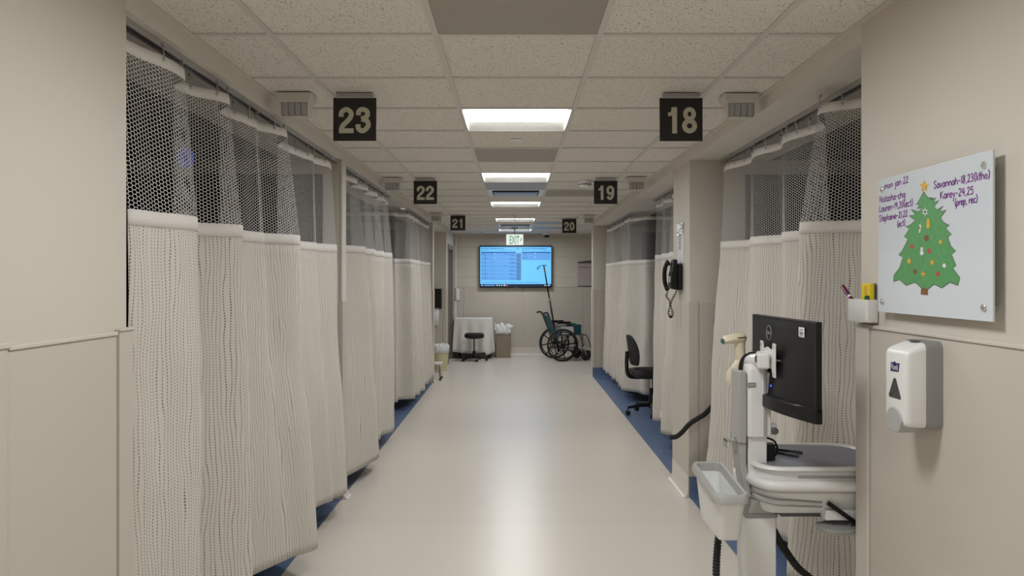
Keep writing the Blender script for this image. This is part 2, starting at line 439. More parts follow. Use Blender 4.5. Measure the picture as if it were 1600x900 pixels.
# walls
def cove(mb, p0, p1, n, h=0.15):
    """flash cove along p0-p1, n = outward direction"""
    p0, p1, n = Vector((*p0, 0)), Vector((*p1, 0)), Vector((*n, 0))
    prof = [(0, h), (0.006, h), (0.007, 0.05), (0.012, 0.025), (0.024, 0.008), (0.040, 0.001), (0, 0.001)]
    mb.loft([[p+n*a+Vector((0, 0, z)) for a, z in prof] for p in (p0, p1)])
WZ = 1.37
struct('wall_left', MB().box(-OUT, XL, -6, YL0, 0, HC+0.12), M['wall'], smooth=False)
q = MB(); q.box(XL, XL+0.010, 1.79, YL0-0.075, 0, WZ); q.box(XL, XL+0.012, -6, 1.787, 0, WZ+0.006); struct('trim_4', q, M['wains'], smooth=False, bevel=0.001)
q = MB(); q.box(XL, XL+0.016, 1.79, YL0-0.075, WZ, WZ+0.012); q.box(XL, XL+0.018, -6, 1.787, WZ+0.006, WZ+0.02); struct('trim_5', q, M['trim'], bevel=0.003)
q = MB(); q.box(XL-0.10, XL+0.016, YL0-0.066, YL0+0.014, 0, WZ+0.014); q.box(XL-0.10, XL+0.021, YL0-0.070, YL0+0.018, WZ+0.010, WZ+0.020); struct('trim_6', q, M['wains'], bevel=0.004)
struct('wall_right', MB().box(XR, OUT, -6, YR0, 0, HC+0.12), M['wall'], smooth=False)
q = MB(); q.box(XR-0.010, XR, -6, YR0-0.09, 0, WZ); struct('trim_7', q, M['wains'], smooth=False, bevel=0.001)
q = MB(); q.box(XR-0.016, XR, -6, YR0-0.09, WZ, WZ+0.012); struct('trim_8', q, M['trim'], bevel=0.003)
q = MB(); q.box(XR-0.016, XR+0.10, YR0-0.082, YR0+0.014, 0, WZ+0.014); struct('trim_9', q, M['trim'], bevel=0.006)
struct('wall_behind', MB().box(-OUT, OUT, -6.2, -6, 0, HC+0.12), M['wall'], smooth=False)
struct('wall_left_bays', MB().box(-OUT-0.1, -OUT, YL0, YB, 0, HC+0.12), M['wall'], smooth=False)
struct('wall_right_bays', MB().box(OUT, OUT+0.1, YR0, YB, 0, HC+0.12), M['wall'], smooth=False)
# back wall
struct('wall_back', MB().box(-OUT, OUT, YB, YB+0.15, 0, HC+0.12), M['block'], smooth=False)
q = MB()
for x0, x1 in ((XL, -1.03), (-1.027, 0.18), (0.183, 1.39), (1.393, 2.6), (2.603, OUT)): q.box(x0, x1, YB-0.010, YB, 0.0, 1.375)
struct('trim_10', q, M['wains'], smooth=False, bevel=0.001)
q = MB().box(XL, OUT, YB-0.016, YB, 1.375, 1.387); struct('trim_11', q, M['trim'], bevel=0.003)
q = MB(); cove(q, (XL, YB-0.01), (OUT, YB-0.01), (0, -1), 0.16); struct('baseboard_back', q, M['floor'])
# left divider between bays 23 and 22 (column seen end on)
def divider(name, side, y0, y1, x, guard=0.06):
    sx = -1 if side == 'left' else 1
    a, b_ = sorted((x, sx*OUT))
    struct(name, MB().box(a, b_, y0, y1, 0, HS), M['wall'], smooth=False)
divider('wall_left_divider', 'left', 5.30, 5.405, XL)
q = MB(); q.box(XL-0.4, XL+0.008, 5.292, 5.413, 0.15, WZ+0.01); struct('trim_12', q, M['wains'], bevel=0.003)
q = MB(); cove(q, (XL+0.004, 5.29), (XL+0.004, 5.415), (1, 0), 0.15); struct('baseboard_left', q, M['trim'])
q = MB(); q.box(XL-0.012, XL+0.005, 5.296, 5.409, WZ+0.011, HS-0.001); struct('trim_13', q, M['soffit'], bevel=0.003)
divider('wall_left_end', 'left', 11.20, 11.35, XL)
q = MB(); q.box(XL-0.4, XL+0.008, 11.192, 11.358, 0.15, WZ+0.01); struct('trim_14', q, M['wains'], bevel=0.003)
q = MB(); cove(q, (XL+0.004, 11.19), (XL+0.004, 11.36), (1, 0), 0.15); struct('baseboard_left_end', q, M['trim'])
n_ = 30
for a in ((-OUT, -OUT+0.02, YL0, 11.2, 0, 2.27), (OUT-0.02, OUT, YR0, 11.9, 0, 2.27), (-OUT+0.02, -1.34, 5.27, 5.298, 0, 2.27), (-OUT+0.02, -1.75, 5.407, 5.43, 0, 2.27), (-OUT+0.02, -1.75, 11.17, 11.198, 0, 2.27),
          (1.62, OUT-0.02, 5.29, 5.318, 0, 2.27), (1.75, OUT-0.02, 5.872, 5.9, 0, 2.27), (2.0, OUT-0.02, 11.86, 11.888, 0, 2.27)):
    struct('trim_%d' % n_, MB().box(*a), M['bay_shade'], smooth=False); n_ += 1  # added sheets on the bay walls, coloured as the shade behind the nets
# left recess back wall and the wall with the door
struct('wall_left_recess', MB().box(-OUT, XL, 13.4, 13.62, 0, HC+0.12), M['wall'], smooth=False)
q = MB(); q.box(-OUT, XL-0.062, 13.39, 13.4, 0.15, WZ); q.box(XL-0.058, XL+0.006, 13.388, 13.4, 0.15, WZ+0.006); struct('trim_15', q, M['wains'], bevel=0.002)
dz = 2.13; dy0, dy1 = 13.72, 14.72
q = MB(); q.box(XL-0.2, XL, 13.62, dy0, 0, HC+0.12); q.box(XL-0.2, XL, dy1, YB, 0, HC+0.12); q.box(XL-0.2, XL, dy0, dy1, dz, HC+0.12)
struct('wall_left_far', q, M['wall'], smooth=False)
d = struct('door_1', MB().box(XL-0.14, XL-0.10, dy0+0.04, dy1-0.04, 0.008, dz-0.04), M['doorwood'], bevel=0.003)
q = MB(); q.box(XL-0.16, XL+0.014, dy0-0.05, dy0+0.04, 0, dz+0.05); q.box(XL-0.16, XL+0.014, dy1-0.04, dy1+0.05, 0, dz+0.05); q.box(XL-0.16, XL+0.014, dy0+0.04, dy1-0.04, dz-0.04, dz+0.05)
q.done('door_frame', M['doorframe'], d, bevel=0.004)
q = MB(); q.tube([(XL-0.10, dy1-0.11, 1.02), (XL-0.05, dy1-0.11, 1.02), (XL-0.045, dy1-0.22, 1.02)], 0.009); q.done('door_handle', M['alu'], d)
q = MB(); q.box(XL, XL+0.012, dy1+0.09, YB-0.02, 0, WZ); struct('trim_16', q, M['wains'], smooth=False)
q = MB(); q.box(XL, XL+0.035, YB-0.022, YB-0.017, 0.19, HC); q.box(XL+0.0125, XL+0.018, YB-0.05, YB-0.022, 0.19, HC); struct('trim_17', q, M['white_enamel'], smooth=False)
# right divider (big column) and end wall
struct('wall_right_divider', MB().box(XR, OUT, 5.33, 5.87, 0, HS), M['wall'], smooth=False)
q = MB(); q.box(XR-0.008, XR+0.062, 5.320, 5.33, 0.15, WZ+0.008); q.box(XR-0.008, XR, 5.33, 5.872, 0.15, WZ+0.008); q.box(XR+0.066, OUT, 5.322, 5.33, 0.15, WZ)
struct('trim_18', q, M['wains'], bevel=0.002)
q = MB(); cove(q, (XR-0.004, 5.33), (XR-0.004, 5.87), (-1, 0), 0.15); struct('baseboard_right', q, M['floor'])
q = MB(); cove(q, (XR, 5.326), (OUT, 5.326), (0, -1), 0.15); struct('baseboard_right_front', q, M['bluefloor'])
struct('wall_right_end', MB().box(XR, OUT, 11.9, 12.1, 0, HS), M['wall'], smooth=False)
q = MB(); q.box(XR-0.008, XR+0.042, 11.89, 11.9, 0.15, WZ+0.01); q.box(XR+0.046, OUT, 11.892, 11.9, 0.15, WZ); q.box(XR-0.008, XR, 11.9, 12.108, 0.15, WZ+0.01)
struct('trim_19', q, M['wains'], bevel=0.002)
q = MB(); cove(q, (XR-0.006, 11.896), (OUT, 11.896), (0, -1), 0.15); struct('baseboard_right_end', q, M['bluefloor'])

# ================================================================ CEILING THINGS
# troffers: recessed lens between two sloping reflectors
def make_troffer(label, lens_mat, loc):
    t = thing('ceiling_light', label, 'ceiling light', loc, 0, 'lit ceiling panels')
    h = 0.2925
    q = MB()   # housing: open box with the reflectors
    q.box(-h, h, -h, h, 0.075, 0.085); q.box(-h-0.004, -h, -h, h, 0, 0.085); q.box(h, h+0.004, -h, h, 0, 0.085)
    q.box(-h, h, -h-0.004, -h, 0, 0.085); q.box(-h, h, h, h+0.004, 0, 0.085)
    q.done('housing', M['white_enamel'], t, smooth=False)
    for s in (-1, 1):
        q = MB()
        q.quad((-h, s*h, 0.001), (h, s*h, 0.001), (h-0.01, s*0.172, 0.033), (-h+0.01, s*0.172, 0.033))
        q.done('reflector', M['white_enamel'], t, smooth=False, solid=0.001)
    q = MB()   # lens, softly bowed
    n = 10
    rows = [[(x, -0.172+0.344*i/n, 0.033-0.006*math.sin(PI*i/n)) for x in (-h+0.012, h-0.012)] for i in range(n+1)]
    for a, b_ in zip(rows, rows[1:]): q.quad(a[0], a[1], b_[1], b_[0])
    q.done('lens', lens_mat, t, recalc=False)
    q = MB(); q.box(-h+0.012, h-0.012, -0.062, -0.058, 0.024, 0.029)
    for s in (-1, 1): q.box(s*(h-0.022)-0.002, s*(h-0.022)+0.002, -0.17, 0.17, 0.024, 0.034)
    q.done('lens_rib', M['midgrey'], t, smooth=False)
    return t
lab = ['lit square ceiling light nearest the viewer, between signs 23 and 18', 'second lit ceiling light from the viewer, between signs 22 and 19',
       'third lit ceiling light, just beyond the first air diffuser', 'fourth lit ceiling light, just above the second far sprinkler',
       'farthest lit ceiling light, just above the green exit sign']
t0 = None
for k, l in zip(LIGHTS, lab):
    loc = (XC, yk(k)+PK/2, HC)
    if t0 is None: t0 = make_troffer(l, M['lens'], loc)
    else: dup(t0, loc, l)
t1 = None
for k, l in zip(NEAR_LIGHTS, ['lit ceiling light over the hand sanitiser, just outside the top of the view', 'lit ceiling light just behind the viewer', 'lit ceiling light far behind the viewer']):
    loc = (XC, yk(k)+PK/2, HC)
    if t1 is None: t1 = make_troffer(l, M['lens_near'], loc)
    else: dup(t1, loc, l)
# plain panels in the grid
def panel(col, k, mat, label):
    a, b_ = xs[col]+0.013, xs[col+1]-0.013
    q = MB().box(a, b_, yk(k)+0.013, yk(k+1)-0.013, HC+0.001, HC+0.0055)
    tag(q.done('ceiling_panel', mat, smooth=False, origin=((a+b_)/2, yk(k)+PK/2, HC+0.001)), label, 'ceiling panel', 'tan and grey ceiling panels')
panel(2, -1, M['brown'], 'tan ceiling panel cut by the top edge of the photo')
panel(2, 4, M['brown'], 'tan ceiling panel in the middle row, between the two nearest lights')
panel(3, 8, M['brown'], 'tan ceiling panel beside the air diffuser, left of sign 19')
panel(3, 15, M['greypanel'], 'grey ceiling panel at the right of the fourth light, nearer one')
panel(3, 17, M['greypanel'], 'grey ceiling panel near sign 20, farther of the two grey ones')
panel(2, 7, M['greypanel'], 'grey ceiling panel just behind the second lit light')
def diffuser(k, label):
    t = thing('air_diffuser', label, 'air vent', (XC, yk(k)+PK/2, HC), 0, 'ceiling air diffusers')
    h = 0.2925
    q = MB(); q.box(-h, h, -h, -h+0.05, 0, 0.006); q.box(-h, h, h-0.05, h, 0, 0.006); q.box(-h, -h+0.05, -h+0.05, h-0.05, 0, 0.006); q.box(h-0.05, h, -h+0.05, h-0.05, 0, 0.006)
    q.done('frame', M['white'], t, bevel=0.001)
    q = MB().box(-h, h, -h, h, 0.07, 0.08); q.box(-h, -h+0.004, -h, h, 0.006, 0.07); q.box(h-0.004, h, -h, h, 0.006, 0.07); q.box(-h, h, h-0.004, h, 0.006, 0.07); q.box(-h, h, -h, -h+0.004, 0.006, 0.07)
    q.done('plenum', M['dgrey'], t, smooth=False)
    for s in (-1, 1):
        q = MB(); q.box(-0.235, 0.235, -0.003, 0.003, -0.06, 0.06, Matrix.Translation((0, s*0.11, 0.02)) @ Matrix.Rotation(s*1.05, 4, 'X')); q.done('vane', M['vane'], t, bevel=0.001)
    q = MB().box(-0.20, 0.20, -0.11, 0.11, -0.012, -0.006); q.done('centre_plate', M['vane'], t, bevel=0.002)
    return t
diffuser(8, 'square ceiling air diffuser with painted blue reflection tint, between the second and third lights')
diffuser(16, 'far ceiling air diffuser between the two farthest lights')
# number signs
def ribbon(mb, P, wd, closed=False, nx=Vector((-1, 0, 0))):
    P = [Vector(p) for p in P]; n = len(P)
    row = []
    for i, p in enumerate(P):
        t_ = (P[(i+1) % n]-P[i-1]) if closed else (P[min(i+1, n-1)]-P[max(i-1, 0)])
        s_ = t_.cross(nx); s_ = s_.normalized()*wd/2 if s_.length > 0 else Vector((0, wd/2, 0))
        row.append((mb.bm.verts.new(p+s_), mb.bm.verts.new(p-s_)))
    for a, b_ in zip(row, row[1:]+(row[:1] if closed else [])): mb._f([a[0], a[1], b_[1], b_[0]])
def ell(cx, cy, rx, ry): return [(cx+rx*math.cos(2*PI*k/28), cy+ry*math.sin(2*PI*k/28)) for k in range(28)]
DW = 0.185
DIG = {'2': [(DW, 0, crom([(x, y, 0) for x, y in ((.095,.62),(.10,.79),(.28,.9075),(.455,.79),(.445,.62),(.31,.45),(.15,.29),(.085,.12))], 6)), (DW, 0, [(.0,.0925),(.56,.0925)])],
       '3': [(DW, 0, crom([(x, y, 0) for x, y in ((.095,.68),(.13,.85),(.28,.9075),(.435,.82),(.425,.64),(.22,.535))], 6)), (DW, 0, crom([(x, y, 0) for x, y in ((.22,.535),(.42,.475),(.475,.28),(.29,.0925),(.115,.16),(.085,.34))], 6))],
       '8': [(DW*.93, 1, ell(.28,.735,.16,.18)), (DW, 1, ell(.28,.285,.195,.19))],
       '9': [(DW, 1, ell(.285,.665,.185,.24)), (DW, 0, crom([(x, y, 0) for x, y in ((.47,.66),(.46,.36),(.35,.12),(.20,.095),(.10,.25))], 6))],
       '0': [(DW, 1, ell(.28,.5,.19,.4075))],
       '1': [(DW, 0, [(.35,0),(.35,1)]), (DW*.75, 0, crom([(x, y, 0) for x, y in ((.10,.72),(.22,.745),(.285,.84),(.30,.99))], 5))]}
def digits(mb, txt, h, M_):
    adv = 0.64; tot = adv*len(txt)-0.08
    for i, c in enumerate(txt):
        for k, (wd, cl_, pts) in enumerate(DIG[c]):
            P = [M_ @ Vector(((p[0]+i*adv-tot/2)*h, (p[1]-0.5)*h, 0.0002*k)) for p in pts]
            ribbon(mb, P, wd*h, bool(cl_), (M_.to_3x3() @ Vector((0, 0, 1))))
def sign(num, px, py, Y, zt, label):
    x = X_at(px, Y)
    t = thing('bay_sign', label, 'number sign', (x, Y, HC), 0, 'hanging bay number signs')
    h = 0.105; top = zt-HC
    MB().box(-h, h, -0.004, 0.004, top-0.21, top).done('plate', M['signblack'], t, bevel=0.001)
    q = MB(); q.box(-0.09, 0.09, -0.02, 0.02, -0.006, 0); q.box(-0.09, 0.09, -0.007, 0.007, top-0.002, -0.006); q.done('bracket', M['alu'], t, bevel=0.001)
    q = MB(); digits(q, num, 0.128, Matrix.Translation((0, -0.0046, top-0.109)) @ FACE_NY); q.done('numeral', M['signtext'], t, smooth=False, recalc=False)
sign('23', 554.5, 0, 3.70, 2.425, 'black hanging sign reading 23 in white')
sign('18', 1064, 0, 3.70, 2.424, 'black hanging sign reading 18 in white')
sign('22', 664.7, 0, 6.80, 2.423, 'black hanging sign reading 22 in white')
sign('19', 946.3, 0, 6.80, 2.424, 'black hanging sign reading 19 in white')
sign('21', 715.5, 0, 10.66, 2.434, 'black hanging sign reading 21 in white')
sign('20', 889.5, 0, 11.25, 2.434, 'black hanging sign reading 20 in white')
# call lights
def call_light(loc, label, flip=1):
    t = thing('call_light', label, 'call light', loc, 0, 'ceiling call lights')
    q = MB()
    q.loft([[(sx*a, sy*b_, z) for sx, sy in ((-1,-1),(1,-1),(1,1),(-1,1))] for a, b_, z in ((0.085, 0.06, 0), (0.085, 0.06, -0.012), (0.070, 0.05, -0.045))])
    q.done('base', M['offwhite'], t, bevel=0.002)
    for i in range(4):
        x0 = -0.062+i*0.031
        q = MB(); q.loft([[(x, y, z) for x, y in ((x0+0.001, -0.042), (x0+0.030, -0.042), (x0+0.030, 0.042), (x0+0.001, 0.042))] for z in (-0.045, -0.085)] + [[(x, y, -0.105) for x, y in ((x0+0.002, -0.03), (x0+0.029, -0.03), (x0+0.029, 0.03), (x0+0.002, 0.03))]])
        q.done('lens', M['midgrey'], t, bevel=0.002)
    q = MB(); q.box(-0.066, -0.0625, -0.044, 0.044, -0.108, -0.045); q.box(0.0625, 0.066, -0.044, 0.044, -0.108, -0.045); q.box(-0.066, 0.066, -0.030, 0.030, -0.112, -0.106)
    q.done('lens_frame', M['offwhite'], t, bevel=0.001)
    return t
c0 = call_light((X_at(462, 3.7), 3.72, HC), 'white box call light on ceiling beside the sign 23')
dup(c0, (X_at(1158, 3.7), 3.74, HC), 'white box call light on ceiling beside the sign 18')
dup(c0, (X_at(614, 6.8), 6.8, HC), 'white box call light on ceiling beside the sign 22')
dup(c0, (X_at(993.5, 6.75), 6.75, HC), 'white box call light on ceiling beside the sign 19')
dup(c0, (X_at(682, 10.4), 10.4, HC), 'white box call light on ceiling beside the sign 21')
dup(c0, (X_at(920, 10.75), 10.75, HC), 'white box call light on ceiling beside the sign 20')
# sprinklers, detector, camera
def sprinkler_cover(px, py, label):
    Y = 0.904*F/(HY-py)
    t = thing('sprinkler_cover', label, 'sprinkler', (X_at(px, Y), Y, HC+0.006), 0, 'flat sprinkler covers')
    MB().lathe([(0.042, -0.004), (0.042, -0.002), (0.034, 0)], 24).done('plate', M['white'], t)
    MB().lathe([(0.030, -0.002), (0.030, 0.0)], 24).done('shadow_ring', M['dgrey'], t)
sprinkler_cover(807, 219.5, 'small round sprinkler cover just behind the nearest light')
sprinkler_cover(806, 313.5, 'small round sprinkler cover just before the third light')
def sprinkler(px, py, label):
    Y = 0.904*F/(HY-py)
    t = thing('fire_sprinkler', label, 'sprinkler', (X_at(px, Y), Y, HC), 0, 'pendant sprinklers')
    MB().lathe([(0.04, 0), (0.038, -0.006), (0.018, -0.012)], 20).done('escutcheon', M['white'], t)
    q = MB(); q.lathe([(0.012, 0), (0.012, -0.03), (0.006, -0.034)], 12)
    for s in (-1, 1): q.tube([(0, 0, -0.03), (s*0.016, 0, -0.038), (s*0.014, 0, -0.052), (0, 0, -0.058)], 0.003, 6)
    q.done('body', M['chrome'], t)
    MB().lathe([(0.004, -0.056), (0.020, -0.060), (0.020, -0.062), (0.004, -0.062)], 16).done('deflector', M['chrome'], t)
sprinkler(804, 338, 'chrome pendant sprinkler in front of the fourth light')
sprinkler(804, 354, 'chrome pendant sprinkler in front of the farthest light')
sm = thing('smoke_detector', 'round white smoke detector on ceiling left of sign 19', 'smoke detector', (X_at(914, 7.0), 7.0, HC+0.006))
MB().lathe([(0.068, 0), (0.068, -0.018), (0.060, -0.022)], 24).done('base', M['white'], sm)
MB().lathe([(0.057, -0.022), (0.055, -0.048), (0.038, -0.062), (0.001, -0.063)], 24).done('head', M['white'], sm)
q = MB()
for i in range(12): q.box(0.044, 0.0575, -0.009, 0.009, -0.044, -0.032, Matrix.Rotation(i*PI/6, 4, 'Z'))
q.done('vent_slot', M['dgrey'], sm, smooth=False)
sn = thing('ceiling_sensor', 'small white ceiling sensor left of the exit sign', 'sensor', (X_at(752, 14.2), 14.2, HC+0.006))
MB().lathe([(0.05, 0), (0.05, -0.015), (0.038, -0.028), (0.001, -0.03)], 20).done('body', M['white'], sn)
MB().lathe([(0.022, -0.028), (0.018, -0.036), (0.001, -0.038)], 16).done('eye', M['dgrey'], sn)
dc = thing('dome_camera', 'white dome security camera with black bubble near back wall', 'security camera', (X_at(854, 14.75), 14.75, HC+0.006))
MB().lathe([(0.075, 0), (0.078, -0.03), (0.070, -0.05), (0.056, -0.054)], 24).done('base', M['white'], dc)
MB().lathe([(0.055, -0.05), (0.052, -0.075), (0.036, -0.10), (0.001, -0.108)], 24).done('dome', M['black'], dc)
# exit sign
ye = 13.32
ex = thing('exit_sign', 'white lit exit sign with green letters above the television', 'exit sign', (X_at(804.3, ye), ye, HC))
zt, zb = Z_at(366, ye)-HC, Z_at(383.2, ye)-HC
MB().box(-0.153, 0.153, -0.022, 0.022, zb, zt).done('housing', M['white'], ex, bevel=0.004)
MB().box(-0.148, 0.148, -0.0255, -0.022, zb+0.004, zt-0.004).done('face', M['exitface'], ex, smooth=False)
q = MB(); q.box(-0.06, 0.06, -0.03, 0.03, -0.02, 0); q.tube([(0, 0, -0.01), (0, 0, zt+0.002)], 0.009); q.done('canopy', M['midgrey'], ex)
q = MB().mesh_in(fit_text('EXIT', 0.172, 0.140, 0.012, 0.0005), Matrix.Translation((-0.004, -0.0262, (zt+zb)/2-0.004)) @ FACE_NY)
q.mi = 0
for s in (-1, 1): q.box(-0.022, 0.022, -0.0006, 0.0006, -0.006, 0.006, Matrix.Translation((0.112, -0.0262, (zt+zb)/2+s*0.011)) @ Matrix.Rotation(s*0.7, 4, 'Y'))
q.done('lettering', M['exitgreen'], ex, smooth=False)

# ================================================================ CURTAINS
def build_curtain(name_label, top, seam, bot, rail_z, ztop, zseam, zbot, group='privacy curtains', sub=7, tag_at=None, hooks=12, seed=0):
    """top / seam / bot: equally long lists of (x, y) control points of the folds at three heights"""
    def cr(P): return crom([(*p, 0) for p in P], sub)
    T, Sm, Bt = cr(top), cr(seam), cr(bot)
    n = len(T)
    uu = [0.0]
    for a, b_ in zip(Sm, Sm[1:]): uu.append(uu[-1]+(b_-a).length)
    hb, sb = 0.042, 0.052
    def pos(i, z):
        if z >= zseam:
            t = (ztop-z)/(ztop-zseam); p = T[i].lerp(Sm[i], t)
            wob = 0.004
        else:
            t = (zseam-z)/(zseam-zbot); p = Sm[i].lerp(Bt[i], t**1.15)
            wob = 0.004+0.010*math.sin(PI*min(1, t*1.1))
        a = noise.noise(Vector((uu[i]*2.2+seed*7, z*1.3, 0)))*wob*1.6 + noise.noise(Vector((uu[i]*7+seed*7, z*3.1, 3)))*wob*0.7 + noise.noise(Vector((uu[i]*11+seed*3, z*0.5, 9)))*0.010*(1-abs(z-zseam)/2.2)
        if z < zseam:   # storage creases across the cloth
            for zc in (1.28, 0.83, 0.42): a += 0.004*math.exp(-((z-zc+0.02*noise.noise(Vector((uu[i]*3, zc, seed))))/0.018)**2)
        j0, j1 = max(i-1, 0), min(i+1, n-1)
        tn = (Sm[j1]-Sm[j0]); nv = Vector((tn.y, -tn.x, 0)); nv = nv.normalized() if nv.length > 0 else nv
        return Vector((p.x+nv.x*a, p.y+nv.y*a, z))
    mid = Sm[n//2]
    t = thing('privacy_curtain', name_label, 'curtain', (mid.x, mid.y, 0), 0, group)
    off = Vector((mid.x, mid.y, 0))
    def sheet(zs, name, mat, solid=0.0, push=0.0):
        bm = bmesh.new(); lay = bm.loops.layers.uv.new('UVMap')
        V = [[bm.verts.new(pos(i, z)-off) for i in range(n)] for z in zs]
        for r in range(len(zs)-1):
            for i in range(n-1):
                f = bm.faces.new((V[r][i], V[r][i+1], V[r+1][i+1], V[r+1][i]))
                for lp, (ii, zz) in zip(f.loops, ((i, zs[r]), (i+1, zs[r]), (i+1, zs[r+1]), (i, zs[r+1]))): lp[lay].uv = (uu[ii], zz)
        q = MB(); q.bm.free(); q.bm = bm
        return q.done(name, mat, t, recalc=False, solid=solid)
    lin = lambda a, b_, k: [a+(b_-a)*i/k for i in range(k+1)]
    sheet(lin(ztop, ztop-hb, 2), 'header_tape', M['tape'], 0.002)
    sheet(lin(ztop-hb, zseam, 14), 'net_panel', M['net'])
    band = sheet(lin(zseam, zseam-sb, 2), 'seam_tape', M['tape'], 0.005)
    sheet(lin(zseam-sb, zbot, 34), 'fabric_panel', M['fabric'], 0.0016)
    # snaps on the seam
    q = MB(); step = 0.16; nxt = 0.06
    for i in range(1, n-1):
        if uu[i] >= nxt:
            nxt += step
            q.ball(pos(i, zseam-sb*0.5)-off, 0.006, 8, 6)
    q.done('seam_snap', M['white'], band)
    # carriers with bead chains and hooks
    nh = hooks
    for h in range(nh):
        i = min(n-1, max(0, int((h+0.35)/nh*(n-1)))); p = pos(i, ztop-0.014)-off
        q = MB(); q.box(p.x-0.006, p.x+0.006, p.y-0.009, p.y+0.009, rail_z-0.012, rail_z-0.001)
        q.tube([(p.x, p.y, rail_z-0.006), (p.x, p.y, ztop+0.012), (p.x+0.004, p.y, ztop-0.004), (p.x, p.y+0.004, ztop-0.016)], 0.0022, 6)
        q.ball(p, 0.0085, 8, 6)
        q.done('hook', M['alu'], t)
    if tag_at is not None:
        i = int(tag_at[0]*(n-1)); p = pos(i, tag_at[1])-off; sx = -1 if mid.x > 0 else 1
        MB().box(p.x+sx*0.004, p.x+sx*0.0055, p.y-0.028, p.y+0.028, p.z-0.03, p.z+0.03).done('care_label', M['paper'], t, smooth=False)
    return t
def rail(path, z, label):
    path = [Vector((*p, 0)) for p in path]; o = path[0].copy(); o.z = z
    t = thing('curtain_track', label, 'curtain track', o, 0, 'curtain tracks')
    def strip(off_a, off_b, z0, z1, name, mat):
        rings = []
        for i, p in enumerate(path):
            d = (path[min(i+1, len(path)-1)]-path[max(i-1, 0)]).normalized(); nv = Vector((-d.y, d.x, 0))
            rings.append([Vector((0, 0, zz))+p+nv*a-Vector((o.x, o.y, 0)) for a, zz in ((off_a, z0), (off_b, z0), (off_b, z1), (off_a, z1))])
        MB().loft(rings).done(name, mat, t, smooth=False)
    strip(-0.017, 0.017, 0.004, HS-z, 'channel', M['alu'])
    strip(-0.017, -0.006, 0.0, 0.004, 'lip', M['alu']); strip(0.006, 0.017, 0.0, 0.004, 'lip', M['alu'])
    strip(-0.006, 0.006, 0.003, 0.0045, 'slot', M['black'])
    return t
RZ = 2.352
# bay 23
seam = [(-1.24,2.425),(-1.222,2.47),(-1.148,2.744),(-1.29,2.86),(-1.262,3.008),(-1.132,3.154),(-1.29,3.31),(-1.258,3.50),(-1.215,3.646),(-1.238,3.697),(-1.107,3.886),(-1.30,4.15),(-1.275,4.47),(-1.225,4.67),(-1.25,4.75),(-1.165,4.93),(-1.21,5.12)]
bot = [(-1.245,2.47),(-1.225,2.52),(-1.125,2.72),(-1.28,2.86),(-1.25,3.0),(-1.10,3.19),(-1.27,3.36),(-1.206,3.53),(-1.14,3.66),(-1.10,3.74),(-1.015,3.905),(-1.30,4.22),(-1.19,4.57),(-1.13,4.70),(-1.145,4.74),(-1.085,4.87),(-1.15,5.08)]
top = [(-1.255+0.62*(x+1.235), y-(0.05 if i < 2 else 0)) for i, (x, y) in enumerate(seam)]
build_curtain('beige dashed curtain with net top, nearest on the left under sign 23', top, seam, bot, RZ, 2.308, 1.765, 0.165, hooks=22, seed=1)
rail([(-1.255, 2.37), (-1.255, 5.29)], RZ, 'metal ceiling track carrying the nearest left curtain')
# bay 22
seam = [(-1.25,5.44),(-1.235,5.50),(-1.135,5.786),(-1.27,5.93),(-1.20,6.12),(-1.155,6.27),(-1.26,6.45),(-1.16,6.72),(-1.265,6.9),(-1.155,7.12),(-1.24,7.26),(-1.19,7.40),(-1.23,7.52)]
bot = [(-1.25,5.44),(-1.215,5.50),(-1.09,6.1),(-1.26,6.25),(-1.22,6.4),(-1.17,6.5),(-1.25,6.62),(-1.20,6.78),(-1.23,6.88),(-1.135,7.14),(-1.22,7.26),(-1.17,7.36),(-1.20,7.42)]
top = [(-1.258+0.6*(x+1.22), y) for x, y in seam]
build_curtain('beige dashed curtain with net top, under sign 22 on the left', top, seam, bot, RZ, 2.308, 1.787, 0.11, hooks=14, seed=2)
rail([(-1.257, 5.41), (-1.257, 7.58)], RZ, 'metal ceiling track over the curtain under sign 22')
def auto_folds(path, period, amp, flare, seed, zig=0.5, side=1):
    rnd = random.Random(seed)
    P = [Vector((*p, 0)) for p in path]; seg = []; tot = 0
    for a, b_ in zip(P, P[1:]): seg.append((tot, a, b_)); tot += (b_-a).length
    def at(s):
        for s0, a, b_ in reversed(seg):
            if s >= s0:
                d = (b_-a); return a+d.normalized()*min(s-s0, d.length), d.normalized()
    seam, bot, top = [], [], []
    s, i = 0.0, 0
    while s < tot:
        p, d = at(s); nv = Vector((d.y, -d.x, 0))*side
        k = (1 if i % 2 else -1)*amp*rnd.uniform(0.6, 1.2)
        seam.append((p+nv*k)[:2]); top.append((p+nv*k*0.6)[:2]); bot.append((p+nv*(k*1.3+flare*rnd.uniform(0.4, 1.2)))[:2])
        s += period*(zig if i % 2 else 1-zig)*rnd.uniform(0.75, 1.25); i += 1
    return top, seam, bot
def arc(cx, cy, r, a0, a1, n=7): return [(cx+r*math.cos(a0+(a1-a0)*i/n), cy+r*math.sin(a0+(a1-a0)*i/n)) for i in range(n+1)]
# bay 21: track runs across the divide, turns, then follows the corridor
pathL = [(-2.7, 8.66), (-1.62, 8.66)] + arc(-1.62, 9.02, 0.36, -PI/2, 0) + [(-1.26, 11.16)]
tp, sm_, bt = auto_folds(pathL, 0.34, 0.045, 0.05, 5, 0.4)
build_curtain('beige dashed curtain with net top, farthest on the left under sign 21', tp, sm_, bt, RZ, 2.308, 1.777, 0.13, hooks=20, seed=3, sub=5)
rail(pathL[:-1]+[(-1.26, 11.18)], RZ, 'curved metal ceiling track over the farthest left curtain')
